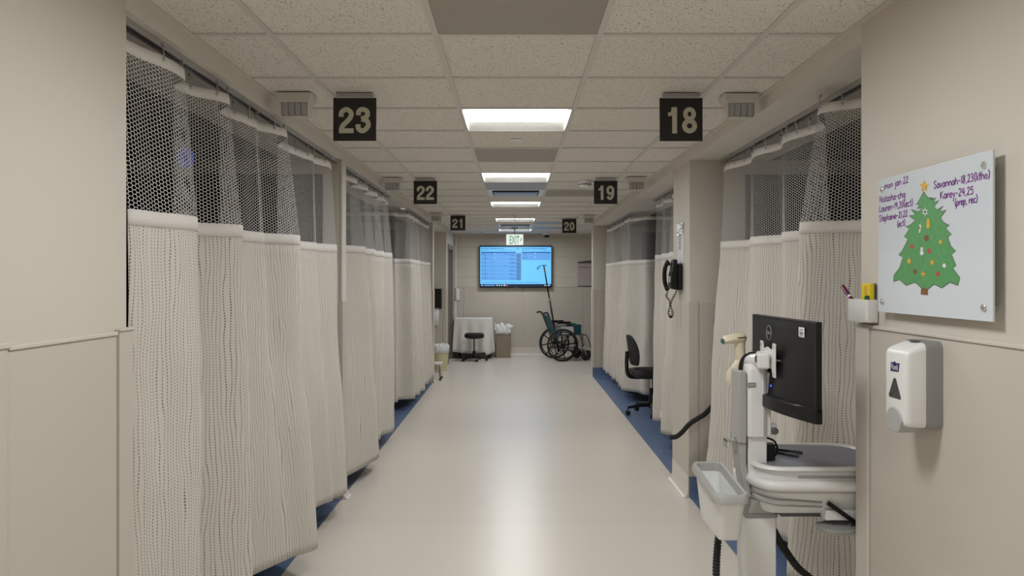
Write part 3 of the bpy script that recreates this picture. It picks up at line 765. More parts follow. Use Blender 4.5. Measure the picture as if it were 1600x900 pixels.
# bay 18
seam = [(1.50,2.78),(1.49,2.98),(1.473,3.2),(1.258,3.338),(1.52,3.65),(1.48,3.86),(1.425,4.03),(1.51,4.24),(1.405,4.48),(1.495,4.77),(1.41,4.96),(1.378,5.06),(1.42,5.2)]
bot = [(1.50,2.78),(1.49,2.98),(1.46,3.2),(1.285,3.58),(1.52,3.80),(1.47,3.98),(1.43,4.13),(1.50,4.3),(1.36,4.52),(1.50,4.72),(1.30,4.95),(1.262,5.04),(1.32,5.16)]
top = [(1.456+0.55*(x-1.456), y) for x, y in seam]
build_curtain('beige dashed curtain with net top, behind the computer cart on the right', top, seam, bot, RZ, 2.308, 1.79, 0.14, hooks=21, seed=4)
rail([(1.456, 2.70), (1.456, 5.31)], RZ, 'metal ceiling track over the curtain behind the cart')
# bay 19
seam = [(1.46,5.95),(1.40,6.1),(1.49,6.3),(1.38,6.5),(1.48,6.66),(1.40,6.85),(1.50,7.1),(1.42,7.3),(1.50,7.5),(1.43,7.7),(1.48,7.82)]
bot = [(1.45,5.95),(1.38,6.1),(1.46,6.3),(1.36,6.5),(1.45,6.66),(1.33,6.9),(1.47,7.12),(1.40,7.25),(1.48,7.4),(1.37,7.5),(1.42,7.62)]
top = [(1.456+0.6*(x-1.45), y) for x, y in seam]
build_curtain('beige dashed curtain with net top, narrow strip behind the wall phone column', top, seam, bot, RZ, 2.308, 1.785, 0.14, hooks=12, seed=5, tag_at=(0.52, 0.30))
rail([(1.456, 5.88), (1.456, 7.9)], RZ, 'metal ceiling track over the curtain behind the phone column')
# bay 20
pathR = [(2.9, 9.26), (1.82, 9.26)] + arc(1.82, 9.62, 0.36, -PI/2, -PI) + [(1.46, 11.8)]
tp, sm_, bt = auto_folds(pathR, 0.36, 0.045, 0.06, 9, 0.4, -1)
build_curtain('beige dashed curtain with net top, behind the black office chair', tp, sm_, bt, RZ, 2.308, 1.778, 0.13, hooks=20, seed=6, sub=5)
rail(pathR[:-1]+[(1.46, 11.86)], RZ, 'curved metal ceiling track over the curtain behind the chair')
# blue lit monitor hung inside bay 23
Yg = 4.3
bmn = thing('patient_monitor', 'monitor with blue lit screen glimpsed through the nearest left net', 'monitor', (X_at(290, Yg), Yg, HS), 0.35)
z0 = Z_at(247, Yg)-HS
MB().tube([(0, 0.04, 0), (0, 0.04, z0)], 0.012).done('hanger', M['alu'], bmn)
MB().box(-0.085, 0.085, 0.0, 0.05, z0-0.075, z0+0.075).done('case', M['dgrey'], bmn, bevel=0.008)
MB().prism(rrect(-0.045, 0.045, -0.055, 0.055, 0.04), 0, 0.002, Matrix.Translation((0, 0, z0)) @ FACE_NY).done('screen', M['blueglow'], bmn)

# ================================================================ BACK WALL THINGS
# television
yt = YB-0.09
tx0, tx1, tz1, tz0 = X_at(749.5, yt), X_at(862, yt), Z_at(383.5, yt), Z_at(449.5, yt)
tv = thing('television', 'large wall television showing a pale blue schedule screen', 'television', ((tx0+tx1)/2, yt, tz0))
W, Hh = tx1-tx0, tz1-tz0
MB().box(-W/2, W/2, -0.006, 0.035, 0, Hh).done('case', M['black'], tv, bevel=0.004)
MB().box(-0.25, 0.25, 0.035, 0.075, Hh*0.25, Hh*0.75).done('wall_mount', M['dgrey'], tv, bevel=0.003)
q = MB()
mats = [M[k] for k in ('scr_bg', 'scr_tab', 'scr_tab2', 'scr_head', 'scr_text', 'scr_bar', 'scr_icon', 'scr_red', 'scr_row')]
def sr(mi, x0, x1, y0, y1, lay):   # x,y in the 1530x900 crop of the photograph's screen
    u0, u1 = [(x-182)/(1195-182)*W-W/2 for x in (x0, x1)]; v1, v0 = [Hh-(y-218)/(798-218)*Hh for y in (y0, y1)]
    q.mi = mi; q.quad((u0, -0.0065-lay*0.0004, v0), (u1, -0.0065-lay*0.0004, v0), (u1, -0.0065-lay*0.0004, v1), (u0, -0.0065-lay*0.0004, v1))
sr(0, 190, 1188, 240, 748, 0); sr(5, 190, 1188, 748, 782, 0); sr(5, 190, 1188, 224, 240, 0)
sr(1, 204, 766, 308, 695, 1); sr(2, 698, 766, 325, 695, 2); sr(3, 204, 686, 306, 322, 2); sr(0, 686, 766, 300, 325, 2)
sr(1, 776, 1178, 308, 420, 1); sr(3, 776, 1178, 306, 322, 2)
rt = random.Random(3)
def words(x0, x1, y, n, lo, hi, h=7):
    x = x0
    for _ in range(n):
        w_ = rt.uniform(lo, hi)
        if x+w_ > x1: break
        sr(4, x, x+w_, y, y+h, 3); x += w_+rt.uniform(3, 12)
words(206, 560, 258, 14, 12, 38, 9); words(690, 760, 258, 4, 8, 20, 9); words(776, 1140, 258, 14, 12, 38, 9); words(210, 330, 282, 6, 8, 20, 5); words(470, 640, 282, 8, 8, 20, 5); words(780, 900, 282, 6, 8, 20, 5); words(1050, 1160, 282, 4, 8, 24, 5)
for r in range(7):
    y = 338+r*53
    sr(8, 206, 698, y+38, y+42, 2)
    words(208, 232, y, 1, 14, 20, 8); words(248, 290, y-4, 2, 14, 20, 9); words(335, 400, y, 4, 6, 14, 5); words(250, 272, y+16, 1, 12, 18, 6)
    words(600, 690, y+2, 5, 8, 22, 6); words(606, 690, y+18, 4, 8, 26, 7); words(704, 760, y+16, 3, 8, 18, 8); words(706, 756, y+30, 3, 8, 18, 8)
    if r in (0, 3): words(530, 600, y-4, 4, 12, 22, 8)
for r in range(2): words(780, 860, 330+r*50, 4, 10, 20, 8); words(900, 960, 334+r*50, 4, 5, 12, 5); words(815, 850, 346+r*50, 2, 8, 16, 6)
sr(6, 385, 395, 330, 342, 4); sr(6, 385, 395, 386, 398, 4); sr(6, 955, 965, 322, 334, 4); sr(6, 955, 965, 374, 386, 4)
words(220, 1020, 722, 24, 14, 40, 6)
sr(6, 207, 222, 758, 774, 4); sr(2, 240, 400, 756, 776, 4); sr(6, 420, 434, 756, 774, 4); sr(6, 452, 470, 760, 774, 4); sr(8, 486, 504, 756, 774, 4); sr(6, 520, 540, 756, 774, 4); sr(7, 553, 572, 758, 778, 4)
sr(6, 1090, 1100, 760, 772, 4); sr(6, 1108, 1124, 762, 772, 4); sr(6, 1134, 1168, 758, 764, 4); sr(6, 1134, 1168, 767, 773, 4)
q.done('screen', mats, tv, smooth=False, recalc=False)
q = MB()
for x in (-0.16, 0.155): q.tube([(x, 0.03, 0.01), (x, 0.035, -0.035), (x+0.004, 0.04, -0.05)], 0.005, 6)
q.done('cable', M['rubber'], tv)
MB().box(-0.03, 0.03, -0.0068, -0.006, 0.006, 0.012).done('badge', M['midgrey'], tv, smooth=False)
# information sign
ysn = YB-0.012
info = thing('wall_sign', 'lavender grey wall sign with dark arched top, right of the television', 'sign', (X_at(922, ysn), ysn, Z_at(447, ysn)))
hh = (447-408)*ysn/F; hw = 0.25
MB().box(-hw, hw, -0.012, 0, 0, hh-0.03).done('panel', M['signlav'], info, bevel=0.002)
pts = [(-hw-0.004, hh-0.045)]+[(-hw-0.004+(2*hw+0.008)*i/12, hh-0.02+0.03*math.sin(PI*i/12)) for i in range(13)]+[(hw+0.004, hh-0.045)]
MB().prism(pts, 0, 0.018, FACE_NY).done('top_rail', M['dgrey'], info)
MB().box(-hw-0.004, hw+0.004, -0.016, 0, -0.008, 0.006).done('bottom_rail', M['dgrey'], info, bevel=0.002)
q = MB()
for r, (a, b_) in enumerate(((-0.17, 0.0),)): q.box(a, b_, -0.0126, -0.012, hh-0.13-r*0.03, hh-0.12-r*0.03)
q.box(-0.21, -0.19, -0.0126, -0.012, hh-0.135, hh-0.115)
q.done('print', M['maroon'], info, smooth=False)
# table, cloth
ty0, ty1, tx0, tx1, tt = 14.60, 15.13, -1.165, -0.445, 0.775
tb = thing('side_table', 'low wheeled table hidden under a white cloth', 'table', ((tx0+tx1)/2, (ty0+ty1)/2, 0))
hx, hy = (tx1-tx0)/2-0.012, (ty1-ty0)/2-0.012
MB().box(-hx, hx, -hy, hy, tt-0.03, tt-0.003).done('tabletop', M['midgrey'], tb, bevel=0.004)
for sx in (-1, 1):
    for sy in (-1, 1):
        lg = MB().tube([(sx*(hx-0.05), sy*(hy-0.05), tt-0.03), (sx*(hx-0.05), sy*(hy-0.05), 0.07)], 0.016).done('leg', M['dgrey'], tb)
        q = MB().lathe([(0.034, -0.014), (0.038, -0.008), (0.038, 0.008), (0.034, 0.014)], 16, Matrix.Translation((sx*(hx-0.05)+0.01, sy*(hy-0.05), 0.038)) @ Matrix.Rotation(PI/2, 4, 'X')); q.done('caster', M['rubber'], lg)
MB().box(-hx+0.03, hx-0.03, -hy+0.03, hy-0.03, 0.12, 0.15).done('shelf', M['black'], tb, bevel=0.003)
cl = MB()
per = rrect(tx0, tx1, ty0, ty1, 0.012, 3); dense = []
for a, b_ in zip(per, per[1:]+per[:1]):
    L_ = math.dist(a, b_); k = max(1, int(L_/0.018))
    for i in range(k): dense.append((a[0]+(b_[0]-a[0])*i/k, a[1]+(b_[1]-a[1])*i/k))
cxm, cym = (tx0+tx1)/2, (ty0+ty1)/2
rings = [[Vector((cxm+(x-cxm)*s, cym+(y-cym)*s, tt)) for x, y in dense] for s in (0.02, 0.5, 0.97)]
for lv in range(13):
    t_ = lv/12; ring = []
    for i, (x, y) in enumerate(dense):
        s = i*0.018
        nx = (1 if x >= tx1-0.013 else -1 if x <= tx0+0.013 else 0); ny = (1 if y >= ty1-0.013 else -1 if y <= ty0+0.013 else 0)
        wv = (0.5+0.5*math.sin(s*25+2.2*math.sin(s*3.1)+t_*0.8))*0.065*t_ + 0.006
        zb_ = 0.14+0.03*math.sin(s*5.0)-(0.06 if (nx == 0 and ny == -1 and x > -0.55) else 0)
        if nx == 1: wv *= 0.7
        if nx == -1: wv *= 0.2
        if ny == 1: wv *= 0.3
        corner = 0.02*t_ if nx and ny else 0
        ring.append(Vector((x+nx*(wv+corner), y+ny*(wv+corner), tt-(tt-zb_)*t_)))
    rings.append(ring)
cl.loft(rings, caps=False)
tag(cl.done('tablecloth', M['linen'], solid=0.003, origin=(cxm, cym, tt)), 'white cloth draped over the low table behind the stool', 'tablecloth')
# stool
def star_base(t, r, z, matl, hub_h, n=5, rot=0.3, cr=0.026):
    for i in range(n):
        a = rot+i*2*PI/n; c, s = math.cos(a), math.sin(a)
        lg = MB().tube([(0, 0, z+0.03), (c*r*0.5, s*r*0.5, z+0.02), (c*r, s*r, z)], [0.026, 0.020, 0.014], 8).done('base_leg', matl, t)
        q = MB()
        for o in (-0.013, 0.013): q.lathe([(cr*0.85, -0.009), (cr, -0.005), (cr, 0.005), (cr*0.85, 0.009)], 14, Matrix.Translation((c*r-s*o, s*r+c*o, cr)) @ Matrix.Rotation(a, 4, 'Z') @ Matrix.Rotation(PI/2, 4, 'X'))
        q.tube([(c*r, s*r, z), (c*r, s*r, cr)], 0.007, 6)
        q.done('caster', M['rubber'], lg)
    MB().lathe([(0.035, z-0.01), (0.035, z+0.05), (0.026, z+hub_h)], 16).done('hub', matl, t)
st = thing('rolling_stool', 'black round rolling stool in front of the draped table', 'stool', (X_at(741, 14.27), 14.27, 0))
star_base(st, 0.235, 0.085, M['black'], 0.10, rot=-PI/2+0.25)
MB().lathe([(0.016, 0.12), (0.016, 0.43)], 12).done('post', M['dgrey'], st)
MB().lathe([(0.08, 0.415), (0.165, 0.43), (0.182, 0.445), (0.187, 0.475), (0.180, 0.505), (0.155, 0.520), (0.001, 0.525)], 32).done('seat', M['blackmatte'], st)
# brown bin with bag
bb = thing('waste_bin', 'tall brown square bin with white bag beside the draped table', 'waste bin', (-0.225, 14.92, 0))
def rr(h, r, z): return [Vector((x, y, z)) for x, y in rrect(-h, h, -h, h, r, 4)]
q = MB(); q.loft([rr(0.140, 0.02, 0), rr(0.150, 0.02, 0.55), rr(0.143, 0.018, 0.55), rr(0.133, 0.018, 0.02)]); q.done('body', M['carton'], bb)
def bag_ring(t_base, h0, z0, layers, seed, name, parent, matl, round_=False):
    n = 72; rings = []; rnd = random.Random(seed)
    for j, (h, z, am) in enumerate(layers):
        ring = []
        for i in range(n):
            a = 2*PI*i/n; c, s = math.cos(a), math.sin(a)
            k = 1.0 if round_ else min(1/max(abs(c), 1e-6), 1/max(abs(s), 1e-6), 1.28)
            w_ = am*(noise.noise(Vector((c*5, s*5, j*0.9+seed)))+0.6*noise.noise(Vector((c*14, s*14, j*0.5+seed))))
            ring.append(Vector((c*k*(h+w_), s*k*(h+w_), z+0.8*w_)))
        rings.append(ring)
    MB().loft(rings, caps=False).done(name, matl, parent, solid=0.001)
bag_ring(0, 0, 0, [(0.158, 0.47, 0.018), (0.162, 0.52, 0.02), (0.163, 0.555, 0.015), (0.162, 0.60, 0.05), (0.135, 0.645, 0.06), (0.10, 0.60, 0.04), (0.06, 0.585, 0.03), (0.01, 0.58, 0.0)], 4, 'bin_liner', bb, M['bag'])
# far sanitiser (built below), recess things
rb = thing('recess_bin', 'small pale yellow bin with white bag by the recess corner', 'waste bin', (-1.26, 12.78, 0))
q = MB(); q.lathe([(0.125, 0), (0.15, 0.40), (0.143, 0.40), (0.12, 0.012), (0.001, 0.012)], 28); q.done('body', M['yellowbin'], rb)
bag_ring(0, 0, 0, [(0.150, 0.30, 0.012), (0.155, 0.37, 0.012), (0.157, 0.405, 0.01), (0.15, 0.43, 0.02), (0.12, 0.445, 0.02), (0.05, 0.43, 0.02), (0.01, 0.43, 0)], 8, 'bin_liner', rb, M['bag'], True)
ss = thing('step_stool', 'chrome legged step stool by the end of the farthest left curtain', 'step stool', (-1.27, 11.62, 0))
MB().box(-0.16, 0.16, -0.11, 0.11, 0.235, 0.262).done('step', M['white'], ss, bevel=0.006)
for s in (-1, 1):
    lg = MB().tube(crom([(s*0.14, -0.12, 0.015), (s*0.125, -0.09, 0.17), (s*0.12, -0.06, 0.225), (s*0.12, 0.06, 0.225), (s*0.125, 0.09, 0.17), (s*0.14, 0.12, 0.015)], 5), 0.011).done('leg_frame', M['chrome'], ss)
    q = MB()
    for y in (-0.12, 0.12): q.lathe([(0.018, 0), (0.018, 0.02), (0.013, 0.035)], 12, Matrix.Translation((s*0.14, y, 0)))
    q.done('rubber_foot', M['rubber'], lg)
MB().tube([(-0.128, -0.1, 0.12), (0.128, -0.1, 0.12)], 0.008).done('cross_bar', M['chrome'], ss)
td = thing('towel_dispenser', 'black wall towel dispenser in the recess beyond the left curtains', 'towel dispenser', (-1.43, 13.39, 1.02))
q = MB(); q.prism([(0, 0.02), (-0.02, 0.0), (-0.10, 0.02), (-0.125, 0.06), (-0.12, 0.31), (-0.10, 0.345), (0, 0.345)], -0.145, 0.145, Matrix(((0,0,1,0),(1,0,0,0),(0,1,0,0),(0,0,0,1)))); q.done('cover', M['black'], td, bevel=0.008)
MB().box(-0.145, 0.145, -0.016, 0, -0.005, 0.35).done('backplate', M['dgrey'], td, bevel=0.004)
MB().box(-0.1, 0.10, -0.055, -0.0535, -0.30, 0.03).done('paper_towel', M['paper'], td, solid=0.0)
# wheelchair, local: rolls towards +x
def wheelchair():
    t = thing('wheelchair', 'teal wheelchair with upright pole below the television', 'wheelchair', (0.838, 14.46, 0), math.radians(13))
    for s in (-1, 1):
        y = s*0.285
        q = MB(); ring = [(0.288*math.cos(a*2*PI/36), y, 0.30+0.288*math.sin(a*2*PI/36)) for a in range(36)]
        q.tube(ring, 0.019, 8, closed=True); wh = q.done('wheel_tyre', M['rubber'], t)
        q = MB(); q.tube([(0.25*math.cos(a*2*PI/32), y+s*0.035, 0.30+0.25*math.sin(a*2*PI/32)) for a in range(32)], 0.009, 6, closed=True)
        for k in range(4):
            a = k*PI/2+0.4; q.tube([(0.25*math.cos(a), y+s*0.035, 0.3+0.25*math.sin(a)), (0.265*math.cos(a), y, 0.3+0.265*math.sin(a))], 0.005, 6)
        q.done('hand_rim', M['black'], wh)
        q = MB()
        for k in range(8):
            a = k*PI/4+0.15; q.tube([(0.03*math.cos(a), y, 0.3+0.03*math.sin(a)), (0.278*math.cos(a), y, 0.3+0.278*math.sin(a))], [0.012, 0.010], 6)
        q.lathe([(0.035, -0.03), (0.035, 0.03)], 16, Matrix.Translation((0, y, 0.30)) @ Matrix.Rotation(PI/2, 4, 'X'))
        q.done('wheel_spoke', M['black'], wh)
        # side frame
        q = MB(); yy = s*0.235
        q.tube(crom([(-0.262, yy, 0.87), (-0.232, yy, 0.80), (-0.12, yy, 0.52), (-0.06, yy, 0.30), (-0.04, yy, 0.17)], 4), 0.012)
        q.tube([(-0.10, yy, 0.49), (0.40, yy, 0.49)], 0.012); q.tube([(-0.05, yy, 0.20), (0.42, yy, 0.20)], 0.012)
        q.tube([(0.40, yy, 0.20), (0.40, yy, 0.49)], 0.012); q.tube([(0.0, yy, 0.30), (0.0, yy, 0.49)], 0.010)
        q.tube(crom([(-0.13, yy, 0.70), (0.12, yy, 0.70), (0.22, yy, 0.66), (0.24, yy, 0.50)], 4), 0.011)
        q.done('side_frame', M['chrome'] if False else M['dgrey'], t)
        MB().box(-0.09, 0.17, yy-0.028, yy+0.028, 0.71, 0.74).done('arm_pad', M['black'], t, bevel=0.008)
        MB().box(-0.02, 0.23, yy-0.004, yy+0.004, 0.50, 0.645).done('skirt_guard', M['white'] if s < 0 else M['midgrey'], t, bevel=0.002)
        q = MB(); q.tube(crom([(-0.262, yy, 0.87), (-0.285, yy, 0.905), (-0.33, yy, 0.905), (-0.37, yy, 0.895)], 4), 0.015); q.done('push_handle', M['black'], t)
        # caster
        q = MB(); cx_ = 0.47 if s < 0 else 0.44
        q.lathe([(0.085, -0.016), (0.1, -0.010), (0.1, 0.010), (0.085, 0.016)], 24, Matrix.Translation((cx_, yy, 0.10)) @ Matrix.Rotation(PI/2, 4, 'X'))
        cs = q.done('caster', M['rubber'], t)
        q = MB()
        for o in (-0.024, 0.024): q.tube([(cx_, yy+o, 0.10), (cx_-0.03, yy+o*0.9, 0.22)], 0.009, 6)
        q.tube([(cx_-0.03, yy, 0.21), (cx_-0.03, yy, 0.30)], 0.014); q.tube([(cx_-0.03, yy, 0.25), (0.40, yy, 0.25)], 0.012)
        q.done('caster_fork', M['chrome'], cs)
        # leg rest hanger and footplate
        q = MB(); q.tube(crom([(0.40, yy, 0.49), (0.47, yy, 0.48), (0.53, yy, 0.38), (0.60, yy, 0.14)], 5), 0.011); lr = q.done('leg_rest', M['dgrey'], t)
        MB().box(0.55, 0.70, yy-0.02 if s < 0 else yy-0.14, yy+0.14 if s < 0 else yy+0.02, 0.13, 0.142).done('footplate', M['black'], lr, bevel=0.004)
    # cross braces
    q = MB(); q.tube([(0.12, -0.235, 0.21), (0.12, 0.235, 0.47)], 0.011); q.tube([(0.15, 0.235, 0.21), (0.15, -0.235, 0.47)], 0.011); q.tube([(0, -0.3, 0.30), (0, 0.3, 0.30)], 0.012)
    q.done('cross_brace', M['chrome'], t)
    q = MB(); rows = []
    for i in range(9):
        f = i/8; rows.append([(-0.245+0.13*f+0.012*math.sin(PI*j/6), -0.235+0.47*j/6, 0.86-0.36*f) for j in range(7)])
    q.loft(rows, caps=False, closed=False); q.done('back_sling', M['teal'], t, solid=0.012)
    q = MB(); rows = []
    for i in range(9):
        f = i/8; rows.append([(-0.10+0.52*f, -0.235+0.47*j/6, 0.50-0.015*math.sin(PI*j/6)) for j in range(7)])
    q.loft(rows, caps=False, closed=False); q.done('seat_sling', M['teal'], t, solid=0.015)
    # teal pouch folded over the front of the seat
    MB().loft([[Vector((x, y, z)) for x, y in rrect(0.22+a, 0.40-a*0.6, -0.2, 0.2, 0.03, 3)] for a, z in ((0.02, 0.49), (0.0, 0.54), (0.0, 0.655), (-0.015, 0.67), (0.03, 0.675))]).done('seat_pouch', M['teal'], t)
    MB().box(0.17, 0.31, -0.12, 0.16, 0.675, 0.70).done('folded_cloth', pm('green fabric', (0.01, 0.16, 0.10), 0.8), t, bevel=0.01)
    # pole with hooks, leaning back
    p0 = Vector((-0.06, -0.20, 0.18)); p1 = Vector((-0.285, 0.02, 1.80))
    q = MB(); q.tube([p0, p0.lerp(p1, 0.62)], 0.018); q.tube([p0.lerp(p1, 0.62), p1], 0.014); pole = q.done('iv_pole', M['black'], t)
    q = MB(); q.tube(crom([p1+Vector((0.06, 0, 0.0)), p1, p1+Vector((-0.07, 0, -0.01)), p1+Vector((-0.13, 0, -0.045)), p1+Vector((-0.115, 0, -0.075)), p1+Vector((-0.07, 0, -0.035))], 5), 0.0055, 6); q.done('hook', M['black'], pole)
    q = MB().lathe([(0.0215, -0.03), (0.0215, 0.03)], 12, Matrix.Translation(p0.lerp(p1, 0.60)) @ (p1-p0).to_track_quat('Z', 'Y').to_matrix().to_4x4()); q.done('clamp_ring', M['chrome'], pole)
wheelchair()
# office chair
oc = thing('office_chair', 'black office chair in front of the far right curtain', 'office chair', (X_at(1018, 8.62), 8.62, 0), 0.12)
star_base(oc, 0.28, 0.085, M['black'], 0.16, rot=PI+0.05, cr=0.027)
MB().lathe([(0.014, 0.2), (0.014, 0.43)], 12).done('gas_lift', M['chrome'], oc)
MB().lathe([(0.026, 0.16), (0.026, 0.30)], 14).done('lift_sleeve', M['black'], oc)
q = MB(); q.loft([[Vector((x, y, z)) for x, y in rrect(-0.235+a, 0.235-a, -0.235+a, 0.235-a, 0.09, 5)] for a, z in ((0.05, 0.425), (0.01, 0.44), (0.0, 0.475), (0.01, 0.505), (0.05, 0.52))]); q.done('seat', M['blackmatte'], oc)
q = MB(); rings = []
for z, hw_, xo, th in ((0.56, 0.10, -0.215, 0.03), (0.58, 0.16, -0.222, 0.05), (0.66, 0.20, -0.225, 0.065), (0.76, 0.205, -0.235, 0.06), (0.85, 0.16, -0.262, 0.045), (0.895, 0.10, -0.28, 0.03), (0.91, 0.05, -0.285, 0.015)):
    rings.append([Vector((xo+th*0.5*math.cos(a)-0.03*(math.sin(a))**2*(-1), hw_*math.sin(a), z)) for a in [k*2*PI/20 for k in range(20)]])
q.loft(rings); q.done('backrest', M['blackmatte'], oc, sub=1)
q = MB(); q.tube(crom([(0.0, 0, 0.43), (-0.18, 0, 0.425), (-0.27, 0, 0.45), (-0.29, 0, 0.56), (-0.285, 0, 0.72)], 5), [0.022]*20+[0.02], 8); q.done('back_bracket', M['black'], oc)
q = MB(); q.tube([(0.02, -0.05, 0.425), (0.02, -0.2, 0.415), (0.02, -0.25, 0.41)], 0.006, 6); q.done('lever', M['black'], oc)

# ================================================================ RIGHT COLUMN THINGS
# wall phone on the corridor face of the right divider
ph = thing('wall_phone', 'black wall telephone with coiled cord on the right column', 'telephone', (XR-0.008, 5.62, 1.46))
MB().box(-0.028, 0, -0.09, 0.10, 0.0, 0.19).done('wall_plate', M['black'], ph, bevel=0.004)
q = MB(); q.prism([(-0.028, 0.0), (-0.068, 0.01), (-0.076, 0.04), (-0.072, 0.12), (-0.064, 0.145), (-0.056, 0.215), (-0.032, 0.225), (-0.028, 0.2)], -0.07, 0.048, Matrix(((1,0,0,0),(0,0,1,0),(0,1,0,0),(0,0,0,1)))); q.done('body', M['black'], ph, bevel=0.005)
MB().box(-0.058, -0.036, -0.05, 0.06, 0.222, 0.229).done('cradle_cap', M['midgrey'], ph, bevel=0.002)
q = MB(); q.box(-0.078, -0.072, -0.04, 0.03, 0.055, 0.10)
q.done('label_window', M['midgrey'], ph, bevel=0.001)
q = MB()
for r in range(4):
    for c in range(3): q.box(-0.0785, -0.07, -0.038+c*0.022, -0.022+c*0.022, 0.012+r*0.011, 0.020+r*0.011)
q.done('keypad', M['dgrey'], ph, smooth=False)
q = MB(); q.tube(crom([(-0.062, 0.075, 0.005), (-0.082, 0.076, 0.02), (-0.095, 0.077, 0.07), (-0.095, 0.077, 0.14), (-0.082, 0.076, 0.19), (-0.060, 0.075, 0.205)], 5), [0.020, 0.022, 0.023, 0.022, 0.020]+[0.016]*16+[0.020, 0.023, 0.023, 0.022, 0.019], 10); q.done('handset', M['black'], ph)
q = MB(); cpts = []
base_ = crom([(-0.070, 0.075, -0.012), (-0.080, 0.07, -0.05), (-0.06, 0.02, -0.10), (-0.075, 0.02, -0.17), (-0.06, 0.02, -0.205), (-0.05, 0.01, -0.17), (-0.07, 0.01, -0.11), (-0.045, 0.0, -0.05), (-0.02, -0.01, 0.0)], 26)
for i, p in enumerate(base_):
    a = i*0.85; amp_ = 0.008 if 14 < i < len(base_)-14 else 0.002
    cpts.append(p+Vector((math.cos(a)*amp_, math.sin(a)*amp_*0.8, math.sin(a*1.0)*amp_*0.5)))
q.tube(cpts, 0.0032, 5); q.done('coiled_cord', M['black'], ph)
# notice above the phone
nt_ = thing('paper_notice', 'white printed notice in shiny wrap above the wall phone', 'notice', (XR-0.001, 5.61, 1.655))
MB().box(-0.003, 0, -0.105, 0.105, 0, 0.28).done('sheet', M['paper'], nt_, smooth=False)
q = MB()
for r in range(9): q.box(-0.0036, -0.003, -0.03+0.0, 0.07-0.02*(r % 3 == 2), 0.105+r*0.0125, 0.110+r*0.0125)
q.done('print', M['ink'], nt_, smooth=False)
q = MB(); rows = []
for i in range(9): rows.append([(-0.006-0.010*abs(noise.noise(Vector((i*1.7, j*1.3, 2)))), -0.105+0.21*j/10, 0.212+0.085*i/8+0.006*math.sin(j*2.1)*(i == 8)) for j in range(11)])
q.loft(rows, caps=False, closed=False); q.done('clear_wrap', M['plasticwrap'], nt_, smooth=False)
# hose poking out past the curtain
def ribbed(mb, pts, r, sub, pitch=0.012):
    P = crom(pts, sub); out = []; rr_ = []; acc = 0
    for a, b_ in zip(P, P[1:]):
        k = max(1, int((b_-a).length/(pitch/4)))
        for i in range(k): out.append(a.lerp(b_, i/k)); rr_.append(r*(1+0.13*math.sin(acc*2*PI/pitch))); acc += (b_-a).length/k
    mb.tube(out, rr_, 10)
q = MB(); Yh = 5.22
ribbed(q, [(X_at(1046, Yh), Yh, Z_at(683, Yh)), (X_at(1056, Yh), Yh, Z_at(682.5, Yh)), (X_at(1066, Yh), Yh, Z_at(675, Yh)), (X_at(1078, Yh), Yh, Z_at(662, Yh)), (X_at(1100, Yh), Yh+0.02, Z_at(649.5, Yh)), (1.42, 5.24, 0.66), (1.60, 5.15, 0.45), (1.75, 5.0, 0.10), (1.9, 4.8, 0.022), (2.3, 4.5, 0.022)], 0.017, 8)
q.bm.verts.ensure_lookup_table()
tag(q.done('corrugated_hose', M['rubber'], origin=(1.9, 4.8, 0)), 'black corrugated hose poking out past the right curtain edge', 'hose')

